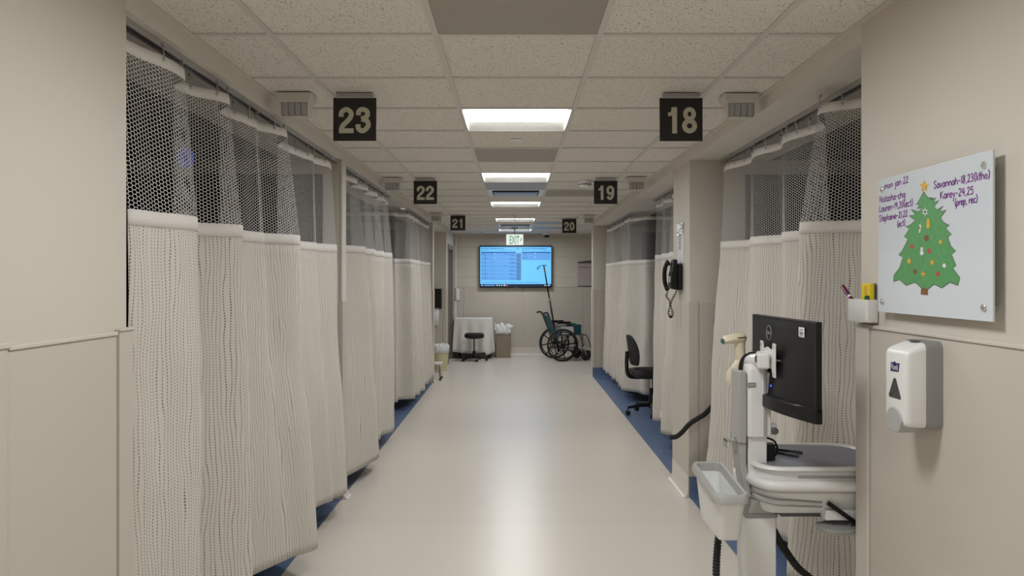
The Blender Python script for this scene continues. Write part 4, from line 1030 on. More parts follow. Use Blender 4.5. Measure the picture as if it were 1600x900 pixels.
# ================================================================ NEAR RIGHT WALL THINGS
# hand sanitiser dispenser: local, mounted on a wall at x = 0 and looking to -x
def sanitiser(loc, label, rotz=0):
    t = thing('sanitiser_dispenser', label, 'hand sanitiser', loc, rotz, 'hand sanitiser dispensers')
    H_, hw_ = 0.252, 0.064
    YZ = Matrix(((0,0,-1,0),(-1,0,0,0),(0,1,0,0),(0,0,0,1)))
    def sec(w_, zlo, zhi, r, depth): return [YZ @ Vector((x, y, depth)) for x, y in rrect(-w_, w_, zlo, zhi, r, 5)]
    MB().loft([sec(hw_, 0, H_, 0.02, 0.0), sec(hw_, 0, H_, 0.02, 0.035), sec(hw_-0.001, 0.0, H_, 0.022, 0.048)]).done('backplate', M['grey'], t)
    MB().loft([sec(hw_-0.0015, 0.003, H_-0.004, 0.018, 0.0482), sec(hw_-0.001, 0.004, H_-0.008, 0.018, 0.058), sec(hw_-0.0015, 0.006, H_-0.020, 0.016, 0.090), sec(hw_-0.003, 0.008, H_-0.026, 0.015, 0.099), sec(hw_-0.008, 0.012, H_-0.032, 0.013, 0.1045), sec(hw_-0.016, 0.02, H_-0.040, 0.010, 0.106)]).done('cover', M['white'], t)
    # thumb recess on the top
    q = MB().lathe([(0.024, 0), (0.024, 0.002), (0.001, 0.002)], 20, Matrix.Translation((-0.045, 0, H_-0.002)) @ Matrix.Diagonal((0.55, 1.3, 1, 1))); q.done('top_recess', M['dgrey'], t)
    # push bar at the foot of the cover
    pr = [(-0.040, 0.038), (-0.022, 0.052), (0, 0.057), (0.022, 0.052), (0.040, 0.038), (0.048, 0.020), (0.042, -0.002), (0.026, -0.014), (-0.026, -0.014), (-0.042, -0.002), (-0.048, 0.020)]
    q = MB(); q.loft([[YZ @ Vector((x*s, y, d_)) for x, y in pr] for s, d_ in ((1.0, 0.06), (1.0, 0.108), (0.9, 0.112))]); q.done('push_bar', M['midgrey'], t, bevel=0.004)
    tri = [(-0.036, 0.088), (-0.032, 0.082), (0.032, 0.082), (0.036, 0.088), (0.008, 0.139), (0, 0.143), (-0.008, 0.139)]
    q = MB(); q.prism(tri, 0.100, 0.1068, YZ); q.done('window', M['window'], t, bevel=0.001)
    wob = [(-0.024, 0.160), (0.022, 0.162), (0.028, 0.188), (0.008, 0.186), (0, 0.191), (-0.008, 0.186), (-0.021, 0.187)]
    q = MB(); q.prism(wob, 0.100, 0.1070, YZ); q.done('badge', M['navy'], t)
    q = MB().mesh_in(fit_text('Purell', 0.036, 0.016, 0.012, 0.0), YZ @ Matrix.Translation((0.001, 0.174, 0.1075))); q.done('badge_lettering', M['white'], t, smooth=False)
    return t
s0 = sanitiser((XR-0.010, 2.222, 1.108), 'white hand sanitiser dispenser with grey back, below the drawing board')
dup(s0, (XL+0.012, 14.98, 1.11), 'white hand sanitiser dispenser on far left wall above draped table', PI)
# glass board
bx = 1.2; by0, by1, bz0, bz1 = 1.90, 2.50, 1.432, 1.866
gb = thing('glass_board', 'white glass board with purple handwriting and green tree drawing', 'writing board', (XR, (by0+by1)/2, bz0))
oy = (by0+by1)/2
MB().box(bx-XR, bx-XR+0.006, by0-oy, by1-oy, 0, bz1-bz0).done('glass_panel', M['glassboard'], gb, bevel=0.0012)
for yy, zz in ((by0+0.033, 0.035), (by1-0.033, 0.035), (by0+0.033, bz1-bz0-0.035), (by1-0.033, bz1-bz0-0.035)):
    q = MB(); RX = Matrix.Translation((0, yy-oy, zz)) @ Matrix.Rotation(-PI/2, 4, 'Y')
    q.lathe([(0.009, 0.0), (0.009, -bx+XR-0.0062)], 16, RX); q.lathe([(0.0095, XR-bx), (0.0095, XR-bx+0.004), (0.0075, XR-bx+0.006), (0.001, XR-bx+0.006)], 18, RX)
    q.done('standoff', M['chrome'], gb)
def bpt(px, py, lay=0):     # a point of the drawing, on the board's own face
    Y = bx*F/(px-CX); return Vector((bx-XR-0.0004-lay*0.0003, Y-oy, Z_at(py, Y)-bz0))
G = {  # single-stroke handwriting, x-height 1, capitals 1.7
 'a': (1.0, [[(0.75,0.85),(0.4,1),(0.05,0.6),(0.2,0.05),(0.6,0.15),(0.75,0.9)],[(0.78,1),(0.75,0.3),(0.92,0)]]),
 'c': (0.85, [[(0.72,0.85),(0.4,1),(0.05,0.55),(0.25,0),(0.72,0.15)]]),
 'e': (0.9, [[(0.1,0.5),(0.7,0.6),(0.6,0.95),(0.3,1),(0.05,0.5),(0.3,0),(0.78,0.15)]]),
 'g': (1.0, [[(0.75,0.85),(0.4,1),(0.05,0.6),(0.2,0.1),(0.6,0.2),(0.75,0.9)],[(0.78,1),(0.78,-0.3),(0.5,-0.75),(0.1,-0.5)]]),
 'h': (0.95, [[(0.1,1.7),(0.1,0)],[(0.1,0.5),(0.4,1),(0.72,0.8),(0.75,0)]]),
 'i': (0.4, [[(0.15,1),(0.15,0)],[(0.13,1.38),(0.17,1.5)]]),
 'j': (0.5, [[(0.3,1),(0.3,-0.5),(0.0,-0.7)],[(0.28,1.4),(0.32,1.5)]]),
 'l': (0.4, [[(0.15,1.7),(0.15,0)]]),
 'm': (1.4, [[(0.08,1),(0.1,0)],[(0.1,0.6),(0.4,1),(0.6,0.75),(0.6,0)],[(0.6,0.6),(0.9,1),(1.15,0.75),(1.18,0)]]),
 'n': (0.95, [[(0.08,1),(0.1,0)],[(0.1,0.6),(0.4,1),(0.7,0.8),(0.75,0)]]),
 'o': (0.95, [[(0.4,1),(0.05,0.5),(0.4,0),(0.75,0.5),(0.4,1)]]),
 'p': (0.95, [[(0.1,1),(0.08,-0.75)],[(0.1,0.75),(0.45,1),(0.75,0.55),(0.45,0.02),(0.1,0.25)]]),
 'r': (0.7, [[(0.08,1),(0.1,0)],[(0.1,0.55),(0.35,0.95),(0.6,0.9)]]),
 's': (0.8, [[(0.62,0.85),(0.3,1),(0.12,0.75),(0.6,0.35),(0.4,0.0),(0.06,0.12)]]),
 't': (0.65, [[(0.3,1.6),(0.28,0.2),(0.5,0.0)],[(0.02,1.05),(0.58,1.1)]]),
 'u': (0.95, [[(0.08,1),(0.1,0.25),(0.35,0),(0.7,0.35)],[(0.72,1),(0.76,0)]]),
 'v': (0.85, [[(0.02,1),(0.35,0)],[(0.35,0),(0.7,1)]]),
 'y': (0.9, [[(0.05,1),(0.35,0.25)],[(0.72,1),(0.3,-0.6),(0.05,-0.7)]]),
 'K': (1.15, [[(0.12,1.7),(0.12,0)],[(0.85,1.7),(0.14,0.8)],[(0.3,0.95),(0.95,0)]]),
 'L': (1.0, [[(0.15,1.7),(0.12,0.02)],[(0.12,0.02),(0.85,0.05)]]),
 'N': (1.25, [[(0.12,0),(0.14,1.7)],[(0.14,1.7),(0.9,0.05)],[(0.9,0.05),(0.95,1.7)]]),
 'S': (1.1, [[(0.9,1.45),(0.5,1.72),(0.12,1.35),(0.5,0.9),(0.88,0.45),(0.5,0.0),(0.05,0.25)]]),
 '0': (0.95, [[(0.4,1.6),(0.06,0.8),(0.4,0),(0.75,0.8),(0.4,1.6)]]),
 '1': (0.5, [[(0.25,1.65),(0.22,0)]]),
 '2': (0.95, [[(0.08,1.3),(0.38,1.65),(0.7,1.2),(0.06,0.05)],[(0.06,0.05),(0.8,0.08)]]),
 '3': (0.9, [[(0.1,1.5),(0.45,1.65),(0.65,1.25),(0.3,0.9)],[(0.3,0.9),(0.72,0.5),(0.4,0.0),(0.05,0.2)]]),
 '4': (0.95, [[(0.15,1.65),(0.08,0.75),(0.75,0.8)],[(0.6,1.65),(0.58,0)]]),
 '5': (0.95, [[(0.75,1.6),(0.2,1.6)],[(0.2,1.6),(0.15,0.95)],[(0.15,0.95),(0.6,0.95),(0.7,0.4),(0.35,0),(0.05,0.2)]]),
 '8': (0.95, [[(0.65,1.4),(0.35,1.65),(0.12,1.3),(0.6,0.6),(0.4,0.0),(0.08,0.4),(0.65,1.2),(0.65,1.4)]]),
 '9': (0.9, [[(0.65,1.3),(0.35,1.6),(0.08,1.15),(0.4,0.8),(0.65,1.3)],[(0.65,1.35),(0.6,0)]]),
 '-': (0.85, [[(0.12,0.7),(0.65,0.75)]]), ',': (0.45, [[(0.2,0.12),(0.1,-0.3)]]),
 '(': (0.55, [[(0.42,1.85),(0.12,0.9),(0.4,-0.25)]]), ')': (0.55, [[(0.1,1.85),(0.4,0.9),(0.1,-0.25)]]), ' ': (0.5, []),
}
def scrawl(txt, p0, p1, cap):
    a, b_ = bpt(*p0, 1), bpt(*p1, 1); tot = sum(G[c][0] for c in txt); d_ = b_-a; per_ = d_/tot
    up = Vector((0, 0, 1))*cap/1.7; x = 0.0; hw = MB()
    for c in txt:
        for st_ in G[c][1]:
            P = [(u, v, 0) for u, v in st_]; P = crom(P, 4) if len(P) > 2 else [Vector(p) for p in P]
            ribbon(hw, [a+per_*(x+p.x)+up*p.y for p in P], 0.0036)
        x += G[c][0]
    hw.done('handwriting', M['purple'], gb, smooth=False, recalc=False)
scrawl('mon jan 22', (1382, 296), (1420, 285), 0.021)
scrawl('Natasha-chg', (1374.6, 317), (1415, 308), 0.021)
scrawl('Lauren-19,20(ect)', (1374, 331.5), (1427, 321), 0.021)
scrawl('Stephanie-21,22', (1374, 346.5), (1418.5, 338), 0.020)
scrawl('(ect)', (1402, 355), (1415, 352), 0.019)
scrawl('Savannah-18,23(litho)', (1459, 295), (1547.5, 278), 0.021)
scrawl('Karey-24,25', (1469, 311), (1522, 303), 0.021)
scrawl('(prep, rec)', (1492, 322), (1528, 315.5), 0.019)
right = [(1447,305),(1451,309),(1458,309),(1454,312),(1463,309),(1458,317),(1468,313),(1460,322),(1464,328),(1474,322),(1468,331),(1479,328),(1470,340),(1475,348),(1484,352),(1478,357),(1487,366),(1481,370),(1486,385),(1494,392),(1487,397),(1494,415),(1489,419),(1500,434),(1497,446),(1484,441),(1472,450),(1460,444),(1450,452)]
left = [(1444,299),(1440,306),(1436,314),(1431,320),(1437,319),(1433,326),(1440,324),(1436,331),(1424,327),(1430,336),(1420,337),(1427,342),(1432,343),(1422,352),(1415,354),(1421,358),(1413,370),(1419,374),(1410,392),(1404,398),(1411,402),(1406,418),(1397,430),(1396,440),(1406,437),(1416,446),(1430,441),(1440,450)]
outl = [bpt(x, y, 1) for x, y in right+left[::-1]]
q = MB(); q.mi = 0; q.flat(outl); q.mi = 1; ribbon(q, [p+Vector((-0.0003, 0, 0)) for p in outl], 0.0018, closed=True)
def blob(pts, mi, lay=3): q.mi = mi; q.flat([bpt(x, y, lay) for x, y in pts])
def star(cx_, cy_, r, mi, n=5, inner=0.42, rot=0): blob([(cx_+(r if k % 2 == 0 else r*inner)*math.sin(k*PI/n+rot)*0.75, cy_-(r if k % 2 == 0 else r*inner)*math.cos(k*PI/n+rot)) for k in range(2*n)], mi)
def disc(cx_, cy_, r, mi, lay=3): blob([(cx_+0.75*r*math.cos(k*PI/6), cy_+r*math.sin(k*PI/6)) for k in range(12)], mi, lay)
blob([(1440,450),(1439,460),(1450,461),(1450,451)], 3)
star(1444.5, 291, 10.5, 2); star(1446, 331, 8, 4, 6, 0.35); disc(1446, 331, 2.2, 1, 4)
blob([(1449,342),(1453,342),(1454,354),(1451,358),(1448,355)], 2); blob([(1436,352),(1439,350),(1440,354),(1438,364),(1436,363),(1438,354)], 4); blob([(1436.4,355),(1438.5,355),(1438.3,358),(1436.4,358)], 5, 4)
disc(1448, 372, 5, 3); disc(1441, 389, 3, 4); disc(1441, 395, 4, 4); disc(1452, 392, 4, 5); star(1457, 410, 6, 2); disc(1430, 424, 4, 3); disc(1466, 428, 4, 5); disc(1421, 408, 4, 2); star(1443, 428, 6, 2, 4); disc(1476, 415, 3.5, 4); disc(1425, 385, 3.5, 5); disc(1470, 378, 3.5, 2)
q.done('tree_drawing', [M['treegreen'], M['ink'], M['gold'], M['brownink'], M['white'], M['redink']], gb, smooth=False, recalc=False)
# marker holder and what stands in it
mx0, my0, my1, mz0, mz1 = XR-0.046, 2.555, 2.70, 1.392, 1.470
mh = thing('marker_holder', 'white wall tray holding markers, at lower left of the glass board', 'marker holder', (XR, (my0+my1)/2, mz0))
ox, oy2 = XR, (my0+my1)/2
def mring(i, z): return [Vector((x-ox, y-oy2, z-mz0)) for x, y in rrect(mx0+i, XR-0.001-i*0.3, my0+i, my1-i, 0.010, 4)]
MB().loft([mring(0.004, mz0), mring(0.0, mz0+0.006), mring(0.0, mz1), mring(0.003, mz1), mring(0.003, mz0+0.006)]).done('tray', M['white'], mh)
def marker(name, label, p0, p1, r, body, cap_m, cat='marker'):
    p0, p1 = Vector(p0), Vector(p1); t = thing(name, label, cat, p0, 0, 'markers in the wall tray'); d_ = (p1-p0)
    MB().tube([(0, 0, 0), d_*0.56], r, 12).done('barrel', body, t)
    MB().tube([d_*0.56, d_*0.62], r*1.02, 12).done('band', M['white'], t)
    MB().tube([d_*0.62, d_*0.97, d_], [r*1.08, r*1.02, r*0.7], 12).done('cap', cap_m, t)
marker('marker_pen', 'maroon marker with white band leaning left out of the wall tray', (mx0+0.018, 2.632, mz0+0.030), (mx0+0.010, 2.762, mz0+0.123), 0.0075, M['maroon'], M['maroon'])
marker('marker_pen', 'dark green marker standing before the yellow eraser in the tray', (mx0+0.014, 2.572, mz0+0.012), (mx0+0.012, 2.576, mz0+0.092), 0.0075, M['white'], M['green'])
er = thing('board_eraser', 'yellow board eraser with dark pad standing in the wall tray', 'eraser', (mx0+0.030, 2.60, mz0+0.008))
MB().box(-0.010, 0.006, -0.030, 0.034, 0, 0.125).done('body', M['yellow'], er, bevel=0.003)
MB().box(0.006, 0.011, -0.030, 0.034, 0.0, 0.125).done('felt_pad', M['dgrey'], er, bevel=0.001)
MB().box(-0.0108, -0.0098, -0.008, 0.010, 0.085, 0.115).done('print', M['gold'], er, smooth=False)

# ================================================================ COMPUTER CART
CXc, CYc = 0.925, 2.90
ct = thing('computer_cart', 'white rolling computer cart with black monitor before the right curtain', 'computer cart', (CXc, CYc, 0))
def cb_(x0, x1, y0, y1, z0, z1, name, mat, par=ct, bev=0.004, seg=2): return MB().box(x0-CXc, x1-CXc, y0-CYc, y1-CYc, z0, z1).done(name, mat, par, bevel=bev, seg=seg)
# base
q = MB()
for s in (-1, 1): q.tube(crom([(-0.02, s*0.24, 0.075), (0.0, s*0.1, 0.095), (0.16, s*0.05, 0.10), (0.32, s*0.1, 0.095), (0.40, s*0.24, 0.075)], 4), 0.03, 8)
q.box(-0.06, 0.34, -0.09, 0.09, 0.07, 0.12)
base = q.done('base', M['white'], ct)
for x, y in ((-0.02, -0.24), (-0.02, 0.24), (0.40, -0.24), (0.40, 0.24)):
    MB().lathe([(0.04, -0.014), (0.046, -0.008), (0.046, 0.008), (0.04, 0.014)], 18, Matrix.Translation((x, y, 0.046)) @ Matrix.Rotation(PI/2, 4, 'X')).done('caster', M['rubber'], ct)
cb_(0.868, 0.983, 2.84, 2.96, 0.12, 0.645, 'lower_column', M['white'], bev=0.006)
cb_(0.864, 0.988, 2.836, 2.964, 0.645, 0.662, 'column_collar', M['grey'])
# worktop
def ring_xy(x0, x1, y0, y1, r, z): return [Vector((x-CXc, y-CYc, z)) for x, y in rrect(x0, x1, y0, y1, r, 8)]
tx0, tx1, ty0, ty1 = 0.875, 1.40, 2.73, 3.17
q = MB(); q.loft([ring_xy(tx0+0.05, tx1-0.03, ty0+0.06, ty1-0.06, 0.05, 0.678), ring_xy(tx0+0.03, tx1-0.01, ty0+0.035, ty1-0.035, 0.08, 0.70), ring_xy(tx0+0.012, tx1, ty0+0.014, ty1-0.014, 0.10, 0.74), ring_xy(tx0+0.012, tx1, ty0+0.014, ty1-0.014, 0.10, 0.765)])
q.done('worktop_body', M['white'], ct)
q = MB(); q.loft([ring_xy(tx0+0.020, tx1, ty0+0.022, ty1-0.022, 0.10, 0.765), ring_xy(tx0+0.020, tx1, ty0+0.022, ty1-0.022, 0.10, 0.835), ring_xy(tx0+0.010, tx1, ty0+0.008, ty1-0.008, 0.10, 0.846), ring_xy(tx0+0.014, tx1, ty0+0.012, ty1-0.012, 0.10, 0.856), ring_xy(tx0+0.030, tx1-0.015, ty0+0.030, ty1-0.03, 0.09, 0.856), ring_xy(tx0+0.036, tx1-0.02, ty0+0.036, ty1-0.036, 0.088, 0.848)])
tp_ = q.done('worktop', M['white'], ct)
q = MB(); q.loft([ring_xy(tx0+0.037, tx1-0.021, ty0+0.037, ty1-0.037, 0.087, 0.848), ring_xy(tx0+0.037, tx1-0.021, ty0+0.037, ty1-0.037, 0.087, 0.8505)]); q.done('work_mat', M['mat'], tp_)
cb_(1.03, 1.27, ty0+0.0205, ty0+0.0225, 0.815, 0.826, 'front_slot', M['midgrey'], tp_, 0.001)
# wrap-round bumper rail
per = rrect(tx0, tx1+0.02, ty0, ty1, 0.115, 10); rl = [Vector((x-CXc, y-CYc, 0.793)) for x, y in per]
st_i = min(range(len(per)), key=lambda i: (per[i][0]-tx1)**2+(per[i][1]-ty1)**2)
rl = crom([Vector((x-CXc, y-CYc, z)) for x, y, z in ((0.905, 2.99, 0.800), (0.889, 2.93, 0.796), (0.884, 2.86, 0.793), (0.893, 2.79, 0.793), (0.920, 2.745, 0.793), (0.965, 2.728, 0.793), (1.06, 2.725, 0.793), (1.20, 2.725, 0.793), (1.33, 2.726, 0.793), (1.395, 2.745, 0.793), (1.422, 2.80, 0.793), (1.425, 2.95, 0.793), (1.415, 3.09, 0.793), (1.39, 3.14, 0.80))], 6)
q = MB(); q.tube(rl, 0.020, 12); q.done('bumper_rail', M['white'], ct)
for zz, y_ in ((0.742, 0), (0.722, 0)):
    P = [(tx0+0.01, ty0+0.20, zz+0.012), (tx0+0.012, ty0+0.10, zz+0.006), (tx0+0.06, ty0+0.022, zz), (tx0+0.14, ty0+0.014, zz-0.004), (tx0+0.24, ty0+0.016, zz-0.012 if zz > 0.73 else zz-0.008)]
    MB().tube([p-Vector((CXc, CYc, 0)) for p in crom(P, 6)], 0.0035, 6).done('trim_stripe', M['grey'], ct)
cb_(0.985, 1.30, 2.80, 3.08, 0.660, 0.680, 'under_plate', M['dgrey'])
q = MB(); q.loft([ring_xy(0.872, 0.98, 2.835, 2.965, 0.02, 0.662), ring_xy(0.878, 1.02, 2.80, 3.0, 0.03, 0.72)]); q.done('neck', M['midgrey'], ct)
# pull-out mouse tray and its bracket
q = MB(); q.prism([(x-CXc, y-CYc) for x, y in crom([(1.13, 2.66, 0), (1.19, 2.645, 0), (1.235, 2.66, 0), (1.27, 2.645, 0), (1.36, 2.655, 0), (1.38, 2.75, 0), (1.25, 2.80, 0), (1.12, 2.77, 0), (1.105, 2.70, 0)], 4, True) for x, y in [(x, y)]] if False else [(p.x-CXc, p.y-CYc) for p in crom([(1.13, 2.70, 0), (1.19, 2.69, 0), (1.235, 2.71, 0), (1.27, 2.69, 0), (1.36, 2.695, 0), (1.38, 2.77, 0), (1.25, 2.82, 0), (1.12, 2.80, 0), (1.105, 2.74, 0)], 4, True)], 0.628, 0.644)
mt = q.done('mouse_tray', M['grey'], ct, bevel=0.004)
q = MB()
for x in (1.15, 1.22): q.lathe([(0.006, 0), (0.006, 0.004), (0.003, 0.005)], 10, Matrix.Translation((x-CXc, 2.76-CYc, 0.644)))
q.done('screw', M['chrome'], mt)
q = MB(); q.box(1.13-CXc, 1.36-CXc, 2.745-CYc, 2.80-CYc, 0.664, 0.700); q.done('tray_bracket', M['white'], ct, bevel=0.003)
q = MB(); q.box(-0.07, 0.07, -0.006, 0.006, -0.008, 0.008, Matrix.Translation((1.19-CXc, 2.738-CYc, 0.690)) @ Matrix.Rotation(0.62, 4, 'Y')); q.box(1.235-CXc, 1.36-CXc, 2.738-CYc, 2.75-CYc, 0.650, 0.664); q.done('tray_arm', M['black'], ct, bevel=0.001)
# upper column
q = MB(); q.loft([ring_xy(0.868, 0.952, 2.83, 2.94, 0.020, z) for z in (0.950, 1.195)] + [ring_xy(0.874, 0.946, 2.836, 2.934, 0.02, 1.215), ring_xy(0.89, 0.93, 2.85, 2.92, 0.018, 1.228)]); uc = q.done('upper_column', M['white'], ct)
cb_(0.930, 0.938, 2.824, 2.832, 0.952, 1.185, 'column_rib', M['midgrey'], uc, 0.001)
cb_(0.942, 0.962, 2.835, 2.90, 0.952, 1.19, 'column_fin', M['white'], uc, 0.004)
cb_(0.876, 0.948, 2.842, 2.93, 0.80, 0.952, 'column_sleeve', M['white'], ct)
q = MB(); q.box(0.838-CXc, 0.867-CXc, 2.828-CYc, 2.93-CYc, 0.925, 1.195); q.loft([[Vector((x-CXc, y-CYc, z)) for x, y in ((0.842+s, 2.835), (0.868+s, 2.835), (0.868+s, 2.92), (0.842+s, 2.92))] for s, z in ((0.02, 0.72), (0.012, 0.78), (0.0, 0.85), (0.0, 0.925))]); q.done('cable_cover', M['midgrey'], ct, bevel=0.004)
q = MB().box(0.872-CXc, 0.902-CXc, 2.8285-CYc, 2.8302-CYc, 1.135, 1.153); q.done('nameplate', M['grey'], uc, bevel=0.0005)
q = MB().mesh_in(fit_text('Ergo', 0.02, 0.008, 0.0, 0.0), Matrix.Translation((0.887-CXc, 2.828-CYc, 1.144)) @ FACE_NY) if False else MB().box(0.876-CXc, 0.898-CXc, 2.828-CYc, 2.8285-CYc, 1.141, 1.147)
q.done('nameplate_print', M['midgrey'], uc, smooth=False)
q = MB(); q.box(0.955-CXc, 0.985-CXc, 2.84-CYc, 2.87-CYc, 0.955, 0.995); kb = q.done('knob_bracket', M['white'], ct, bevel=0.004)
MB().lathe([(0.013, 0), (0.013, 0.014), (0.010, 0.017)], 20, Matrix.Translation((0.972-CXc, 2.838-CYc, 0.972)) @ Matrix.Rotation(PI/2, 4, 'X')).done('knob', M['dgrey'], kb)
q = MB(); q.box(0.80-CXc, 0.842-CXc, 2.86-CYc, 2.90-CYc, 0.925, 0.931); q.box(0.80-CXc, 0.804-CXc, 2.86-CYc, 2.90-CYc, 0.90, 0.931); q.box(0.83-CXc, 0.845-CXc, 2.865-CYc, 2.895-CYc, 0.89, 0.945); q.done('side_clip', M['alu'], ct, bevel=0.001)
# monitor arm
my_, mz_ = 2.79, 1.243
q = MB(); q.tube([(0.90-CXc, 2.89-CYc, 1.20), (0.90-CXc, 2.89-CYc, 1.243)], 0.028, 16); q.tube([(0.895-CXc, 2.89-CYc, 1.232), (0.918-CXc, 2.83-CYc, 1.236)], [0.026, 0.026], 12); arm = q.done('monitor_arm', M['white'], ct)
q = MB(); q.box(-0.022, 0.022, -0.05, 0.045, -0.030, 0.030, Matrix.Translation((0.922-CXc, 2.815-CYc, mz_-0.004)) @ Matrix.Rotation(-0.25, 4, 'Z')); q.done('arm_head', M['white'], arm, bevel=0.010, seg=3)
MB().lathe([(0.014, 0), (0.014, 0.004), (0.011, 0.006)], 18, Matrix.Translation((0.897-CXc, 2.80-CYc, mz_+0.002)) @ Matrix.Rotation(-PI/2, 4, 'Y')).done('arm_pivot', M['dgrey'], arm)
vp = [(-0.085, -0.062), (-0.055, -0.062), (-0.045, -0.035), (0.0, -0.03), (0.045, -0.035), (0.055, -0.062), (0.085, -0.062), (0.085, 0.062), (0.055, 0.062), (0.045, 0.035), (0.0, 0.045), (-0.045, 0.035), (-0.055, 0.062), (-0.085, 0.062)]
q = MB(); q.prism(vp, -0.0015, 0.0015, Matrix.Translation((0.945-CXc, my_+0.035-CYc, mz_)) @ FACE_NX); pl = q.done('mount_plate', M['white'], arm, bevel=0.0008)
q = MB()
for a in (-0.035, 0.105):
    for b_ in (-0.048, 0.048): q.lathe([(0.005, 0), (0.005, 0.003), (0.003, 0.004)], 10, Matrix.Translation((0.943-CXc, my_+a-CYc, mz_+b_)) @ Matrix.Rotation(-PI/2, 4, 'Y'))
    q.tube([(0.946-CXc, my_+a-CYc, mz_), (0.962-CXc, my_+a-CYc, mz_)], 0.005, 8)
q.done('plate_screw', M['chrome'], pl)
# monitor: back towards the corridor
mn0, mn1, mzb, mzt = 2.49, 3.095, 1.062, 1.398
rotM = Matrix.Translation((0.985-CXc, my_-CYc, 0)) @ Matrix.Rotation(0.035, 4, 'Z')
hwm = (mn1-mn0)/2
q = MB(); q.box(-0.004, 0.016, -hwm, hwm, mzb+0.03, mzt, rotM); mon = q.done('monitor', M['black'], ct, bevel=0.003)
q = MB(); q.box(0.0165, 0.0175, -hwm+0.008, hwm-0.008, mzb+0.045, mzt-0.008, rotM); q.done('screen', pm('dark screen glass', (0.01, 0.01, 0.012), 0.1), mon, smooth=False)
def backrow(z, d_): return [rotM @ Vector((-0.004-d_*(1-(abs(k-6)/6)**2.2), -hwm+0.012+(2*hwm-0.024)*k/12, z)) for k in range(13)]+[rotM @ Vector((0.0, hwm-0.012, z)), rotM @ Vector((0.0, -hwm+0.012, z))]
q = MB(); q.loft([backrow(z, d_) for z, d_ in ((mzt-0.012, 0.001), (mzt-0.05, 0.010), (mzt-0.12, 0.018), (mzb+0.085, 0.028), (mzb+0.05, 0.032))]); q.done('back_shell', M['black'], mon)
q = MB(); q.loft([[rotM @ Vector((-0.004-d_*(1-(abs(k-8)/8)**2), -hwm+2*hwm*k/16, z)) for k in range(17)]+[rotM @ Vector((0.016, hwm, z)), rotM @ Vector((0.016, -hwm, z))] for z, d_ in ((mzb, 0.048), (mzb+0.004, 0.054), (mzb+0.046, 0.054), (mzb+0.050, 0.046))]); q.done('chin', M['black'], mon)
# ring logo and sticker on the back, near the top
def on_back(y, z, d_=0.0075): return rotM @ Matrix.Translation((-d_, y, z)) @ FACE_NX
lgy, lgz = 0.085, mzt-0.062
q = MB(); q.tube([on_back(lgy, lgz, 0.0165) @ Vector((0.024*math.cos(a*2*PI/32), 0.027*math.sin(a*2*PI/32), 0)) for a in range(32)], 0.0011, 6, closed=True)
q.mesh_in(fit_text('DELL', 0.034, 0.011, 0.0, 0.0003), on_back(lgy, lgz, 0.0165)); q.done('logo', M['midgrey'], mon, smooth=False)
q = MB(); q.prism(rrect(-0.023, 0.023, -0.017, 0.017, 0.003), -0.0004, 0.0004, on_back(-0.200, mzt-0.040, 0.0105)); stk = q.done('sticker', M['paper'], mon, smooth=False)
q = MB()
rr2 = random.Random(2); x = -0.015
while x < 0.014:
    w_ = rr2.uniform(0.0008, 0.0022); q.prism([(x, -0.008), (x+w_, -0.008), (x+w_, 0.001), (x, 0.001)], 0.0005, 0.0007, on_back(-0.200, mzt-0.040, 0.0105)); x += w_+rr2.uniform(0.0008, 0.0018)
q.prism([(-0.012, 0.006), (0.012, 0.006), (0.012, 0.009), (-0.012, 0.009)], 0.0005, 0.0007, on_back(-0.200, mzt-0.040, 0.0105)); q.prism([(-0.014, -0.013), (0.014, -0.013), (0.014, -0.011), (-0.014, -0.011)], 0.0005, 0.0007, on_back(-0.200, mzt-0.040, 0.0105))
q.done('sticker_print', M['ink'], mon, smooth=False)
q = MB(); q.lathe([(0.004, 0), (0.004, 0.002)], 10, on_back(0.02, mzb+0.082, 0.0325)); q.done('indicator', M['led'], mon)
# cables
q = MB()
q.tube(crom([(0.862-CXc, 2.87-CYc, 1.185), (0.870-CXc, 2.88-CYc, 1.235), (0.895-CXc, 2.86-CYc, 1.262), (0.935-CXc, 2.84-CYc, 1.245), (0.958-CXc, 2.84-CYc, 1.18), (0.962-CXc, 2.85-CYc, 1.12), (0.975-CXc, 2.86-CYc, 1.10)], 8), 0.0035, 8)
q.tube(crom([(0.855-CXc, 2.88-CYc, 1.18), (0.862-CXc, 2.88-CYc, 1.225), (0.880-CXc, 2.88-CYc, 1.25), (0.895-CXc, 2.885-CYc, 1.24)], 6), 0.006, 8)
q.tube(crom([(0.955-CXc, 2.86-CYc, 0.94), (0.985-CXc, 2.87-CYc, 0.925), (1.0-CXc, 2.88-CYc, 0.89), (0.985-CXc, 2.88-CYc, 0.86)], 6), 0.004, 8)
q.box(0.955-CXc, 0.985-CXc, 2.86-CYc, 2.90-CYc, 0.855, 0.915)
q.done('cable', M['black'], ct)
# coiled power cords
q = MB(); ribbed(q, [Vector(p)-Vector((CXc, CYc, 0)) for p in ((0.83, 2.99, 0.68), (0.825, 3.0, 0.60), (0.80, 2.98, 0.50), (0.775, 2.90, 0.36), (0.80, 2.84, 0.18), (0.86, 2.86, 0.13))], 0.014, 8); q.done('coiled_cord', M['rubber'], ct)
q = MB(); ribbed(q, [Vector(p)-Vector((CXc, CYc, 0)) for p in ((0.985, 2.92, 0.60), (1.03, 2.94, 0.52), (1.10, 2.95, 0.42), (1.16, 2.93, 0.36), (1.20, 2.92, 0.22), (1.15, 2.92, 0.11))], 0.014, 8); q.done('coiled_cord', M['rubber'], ct)
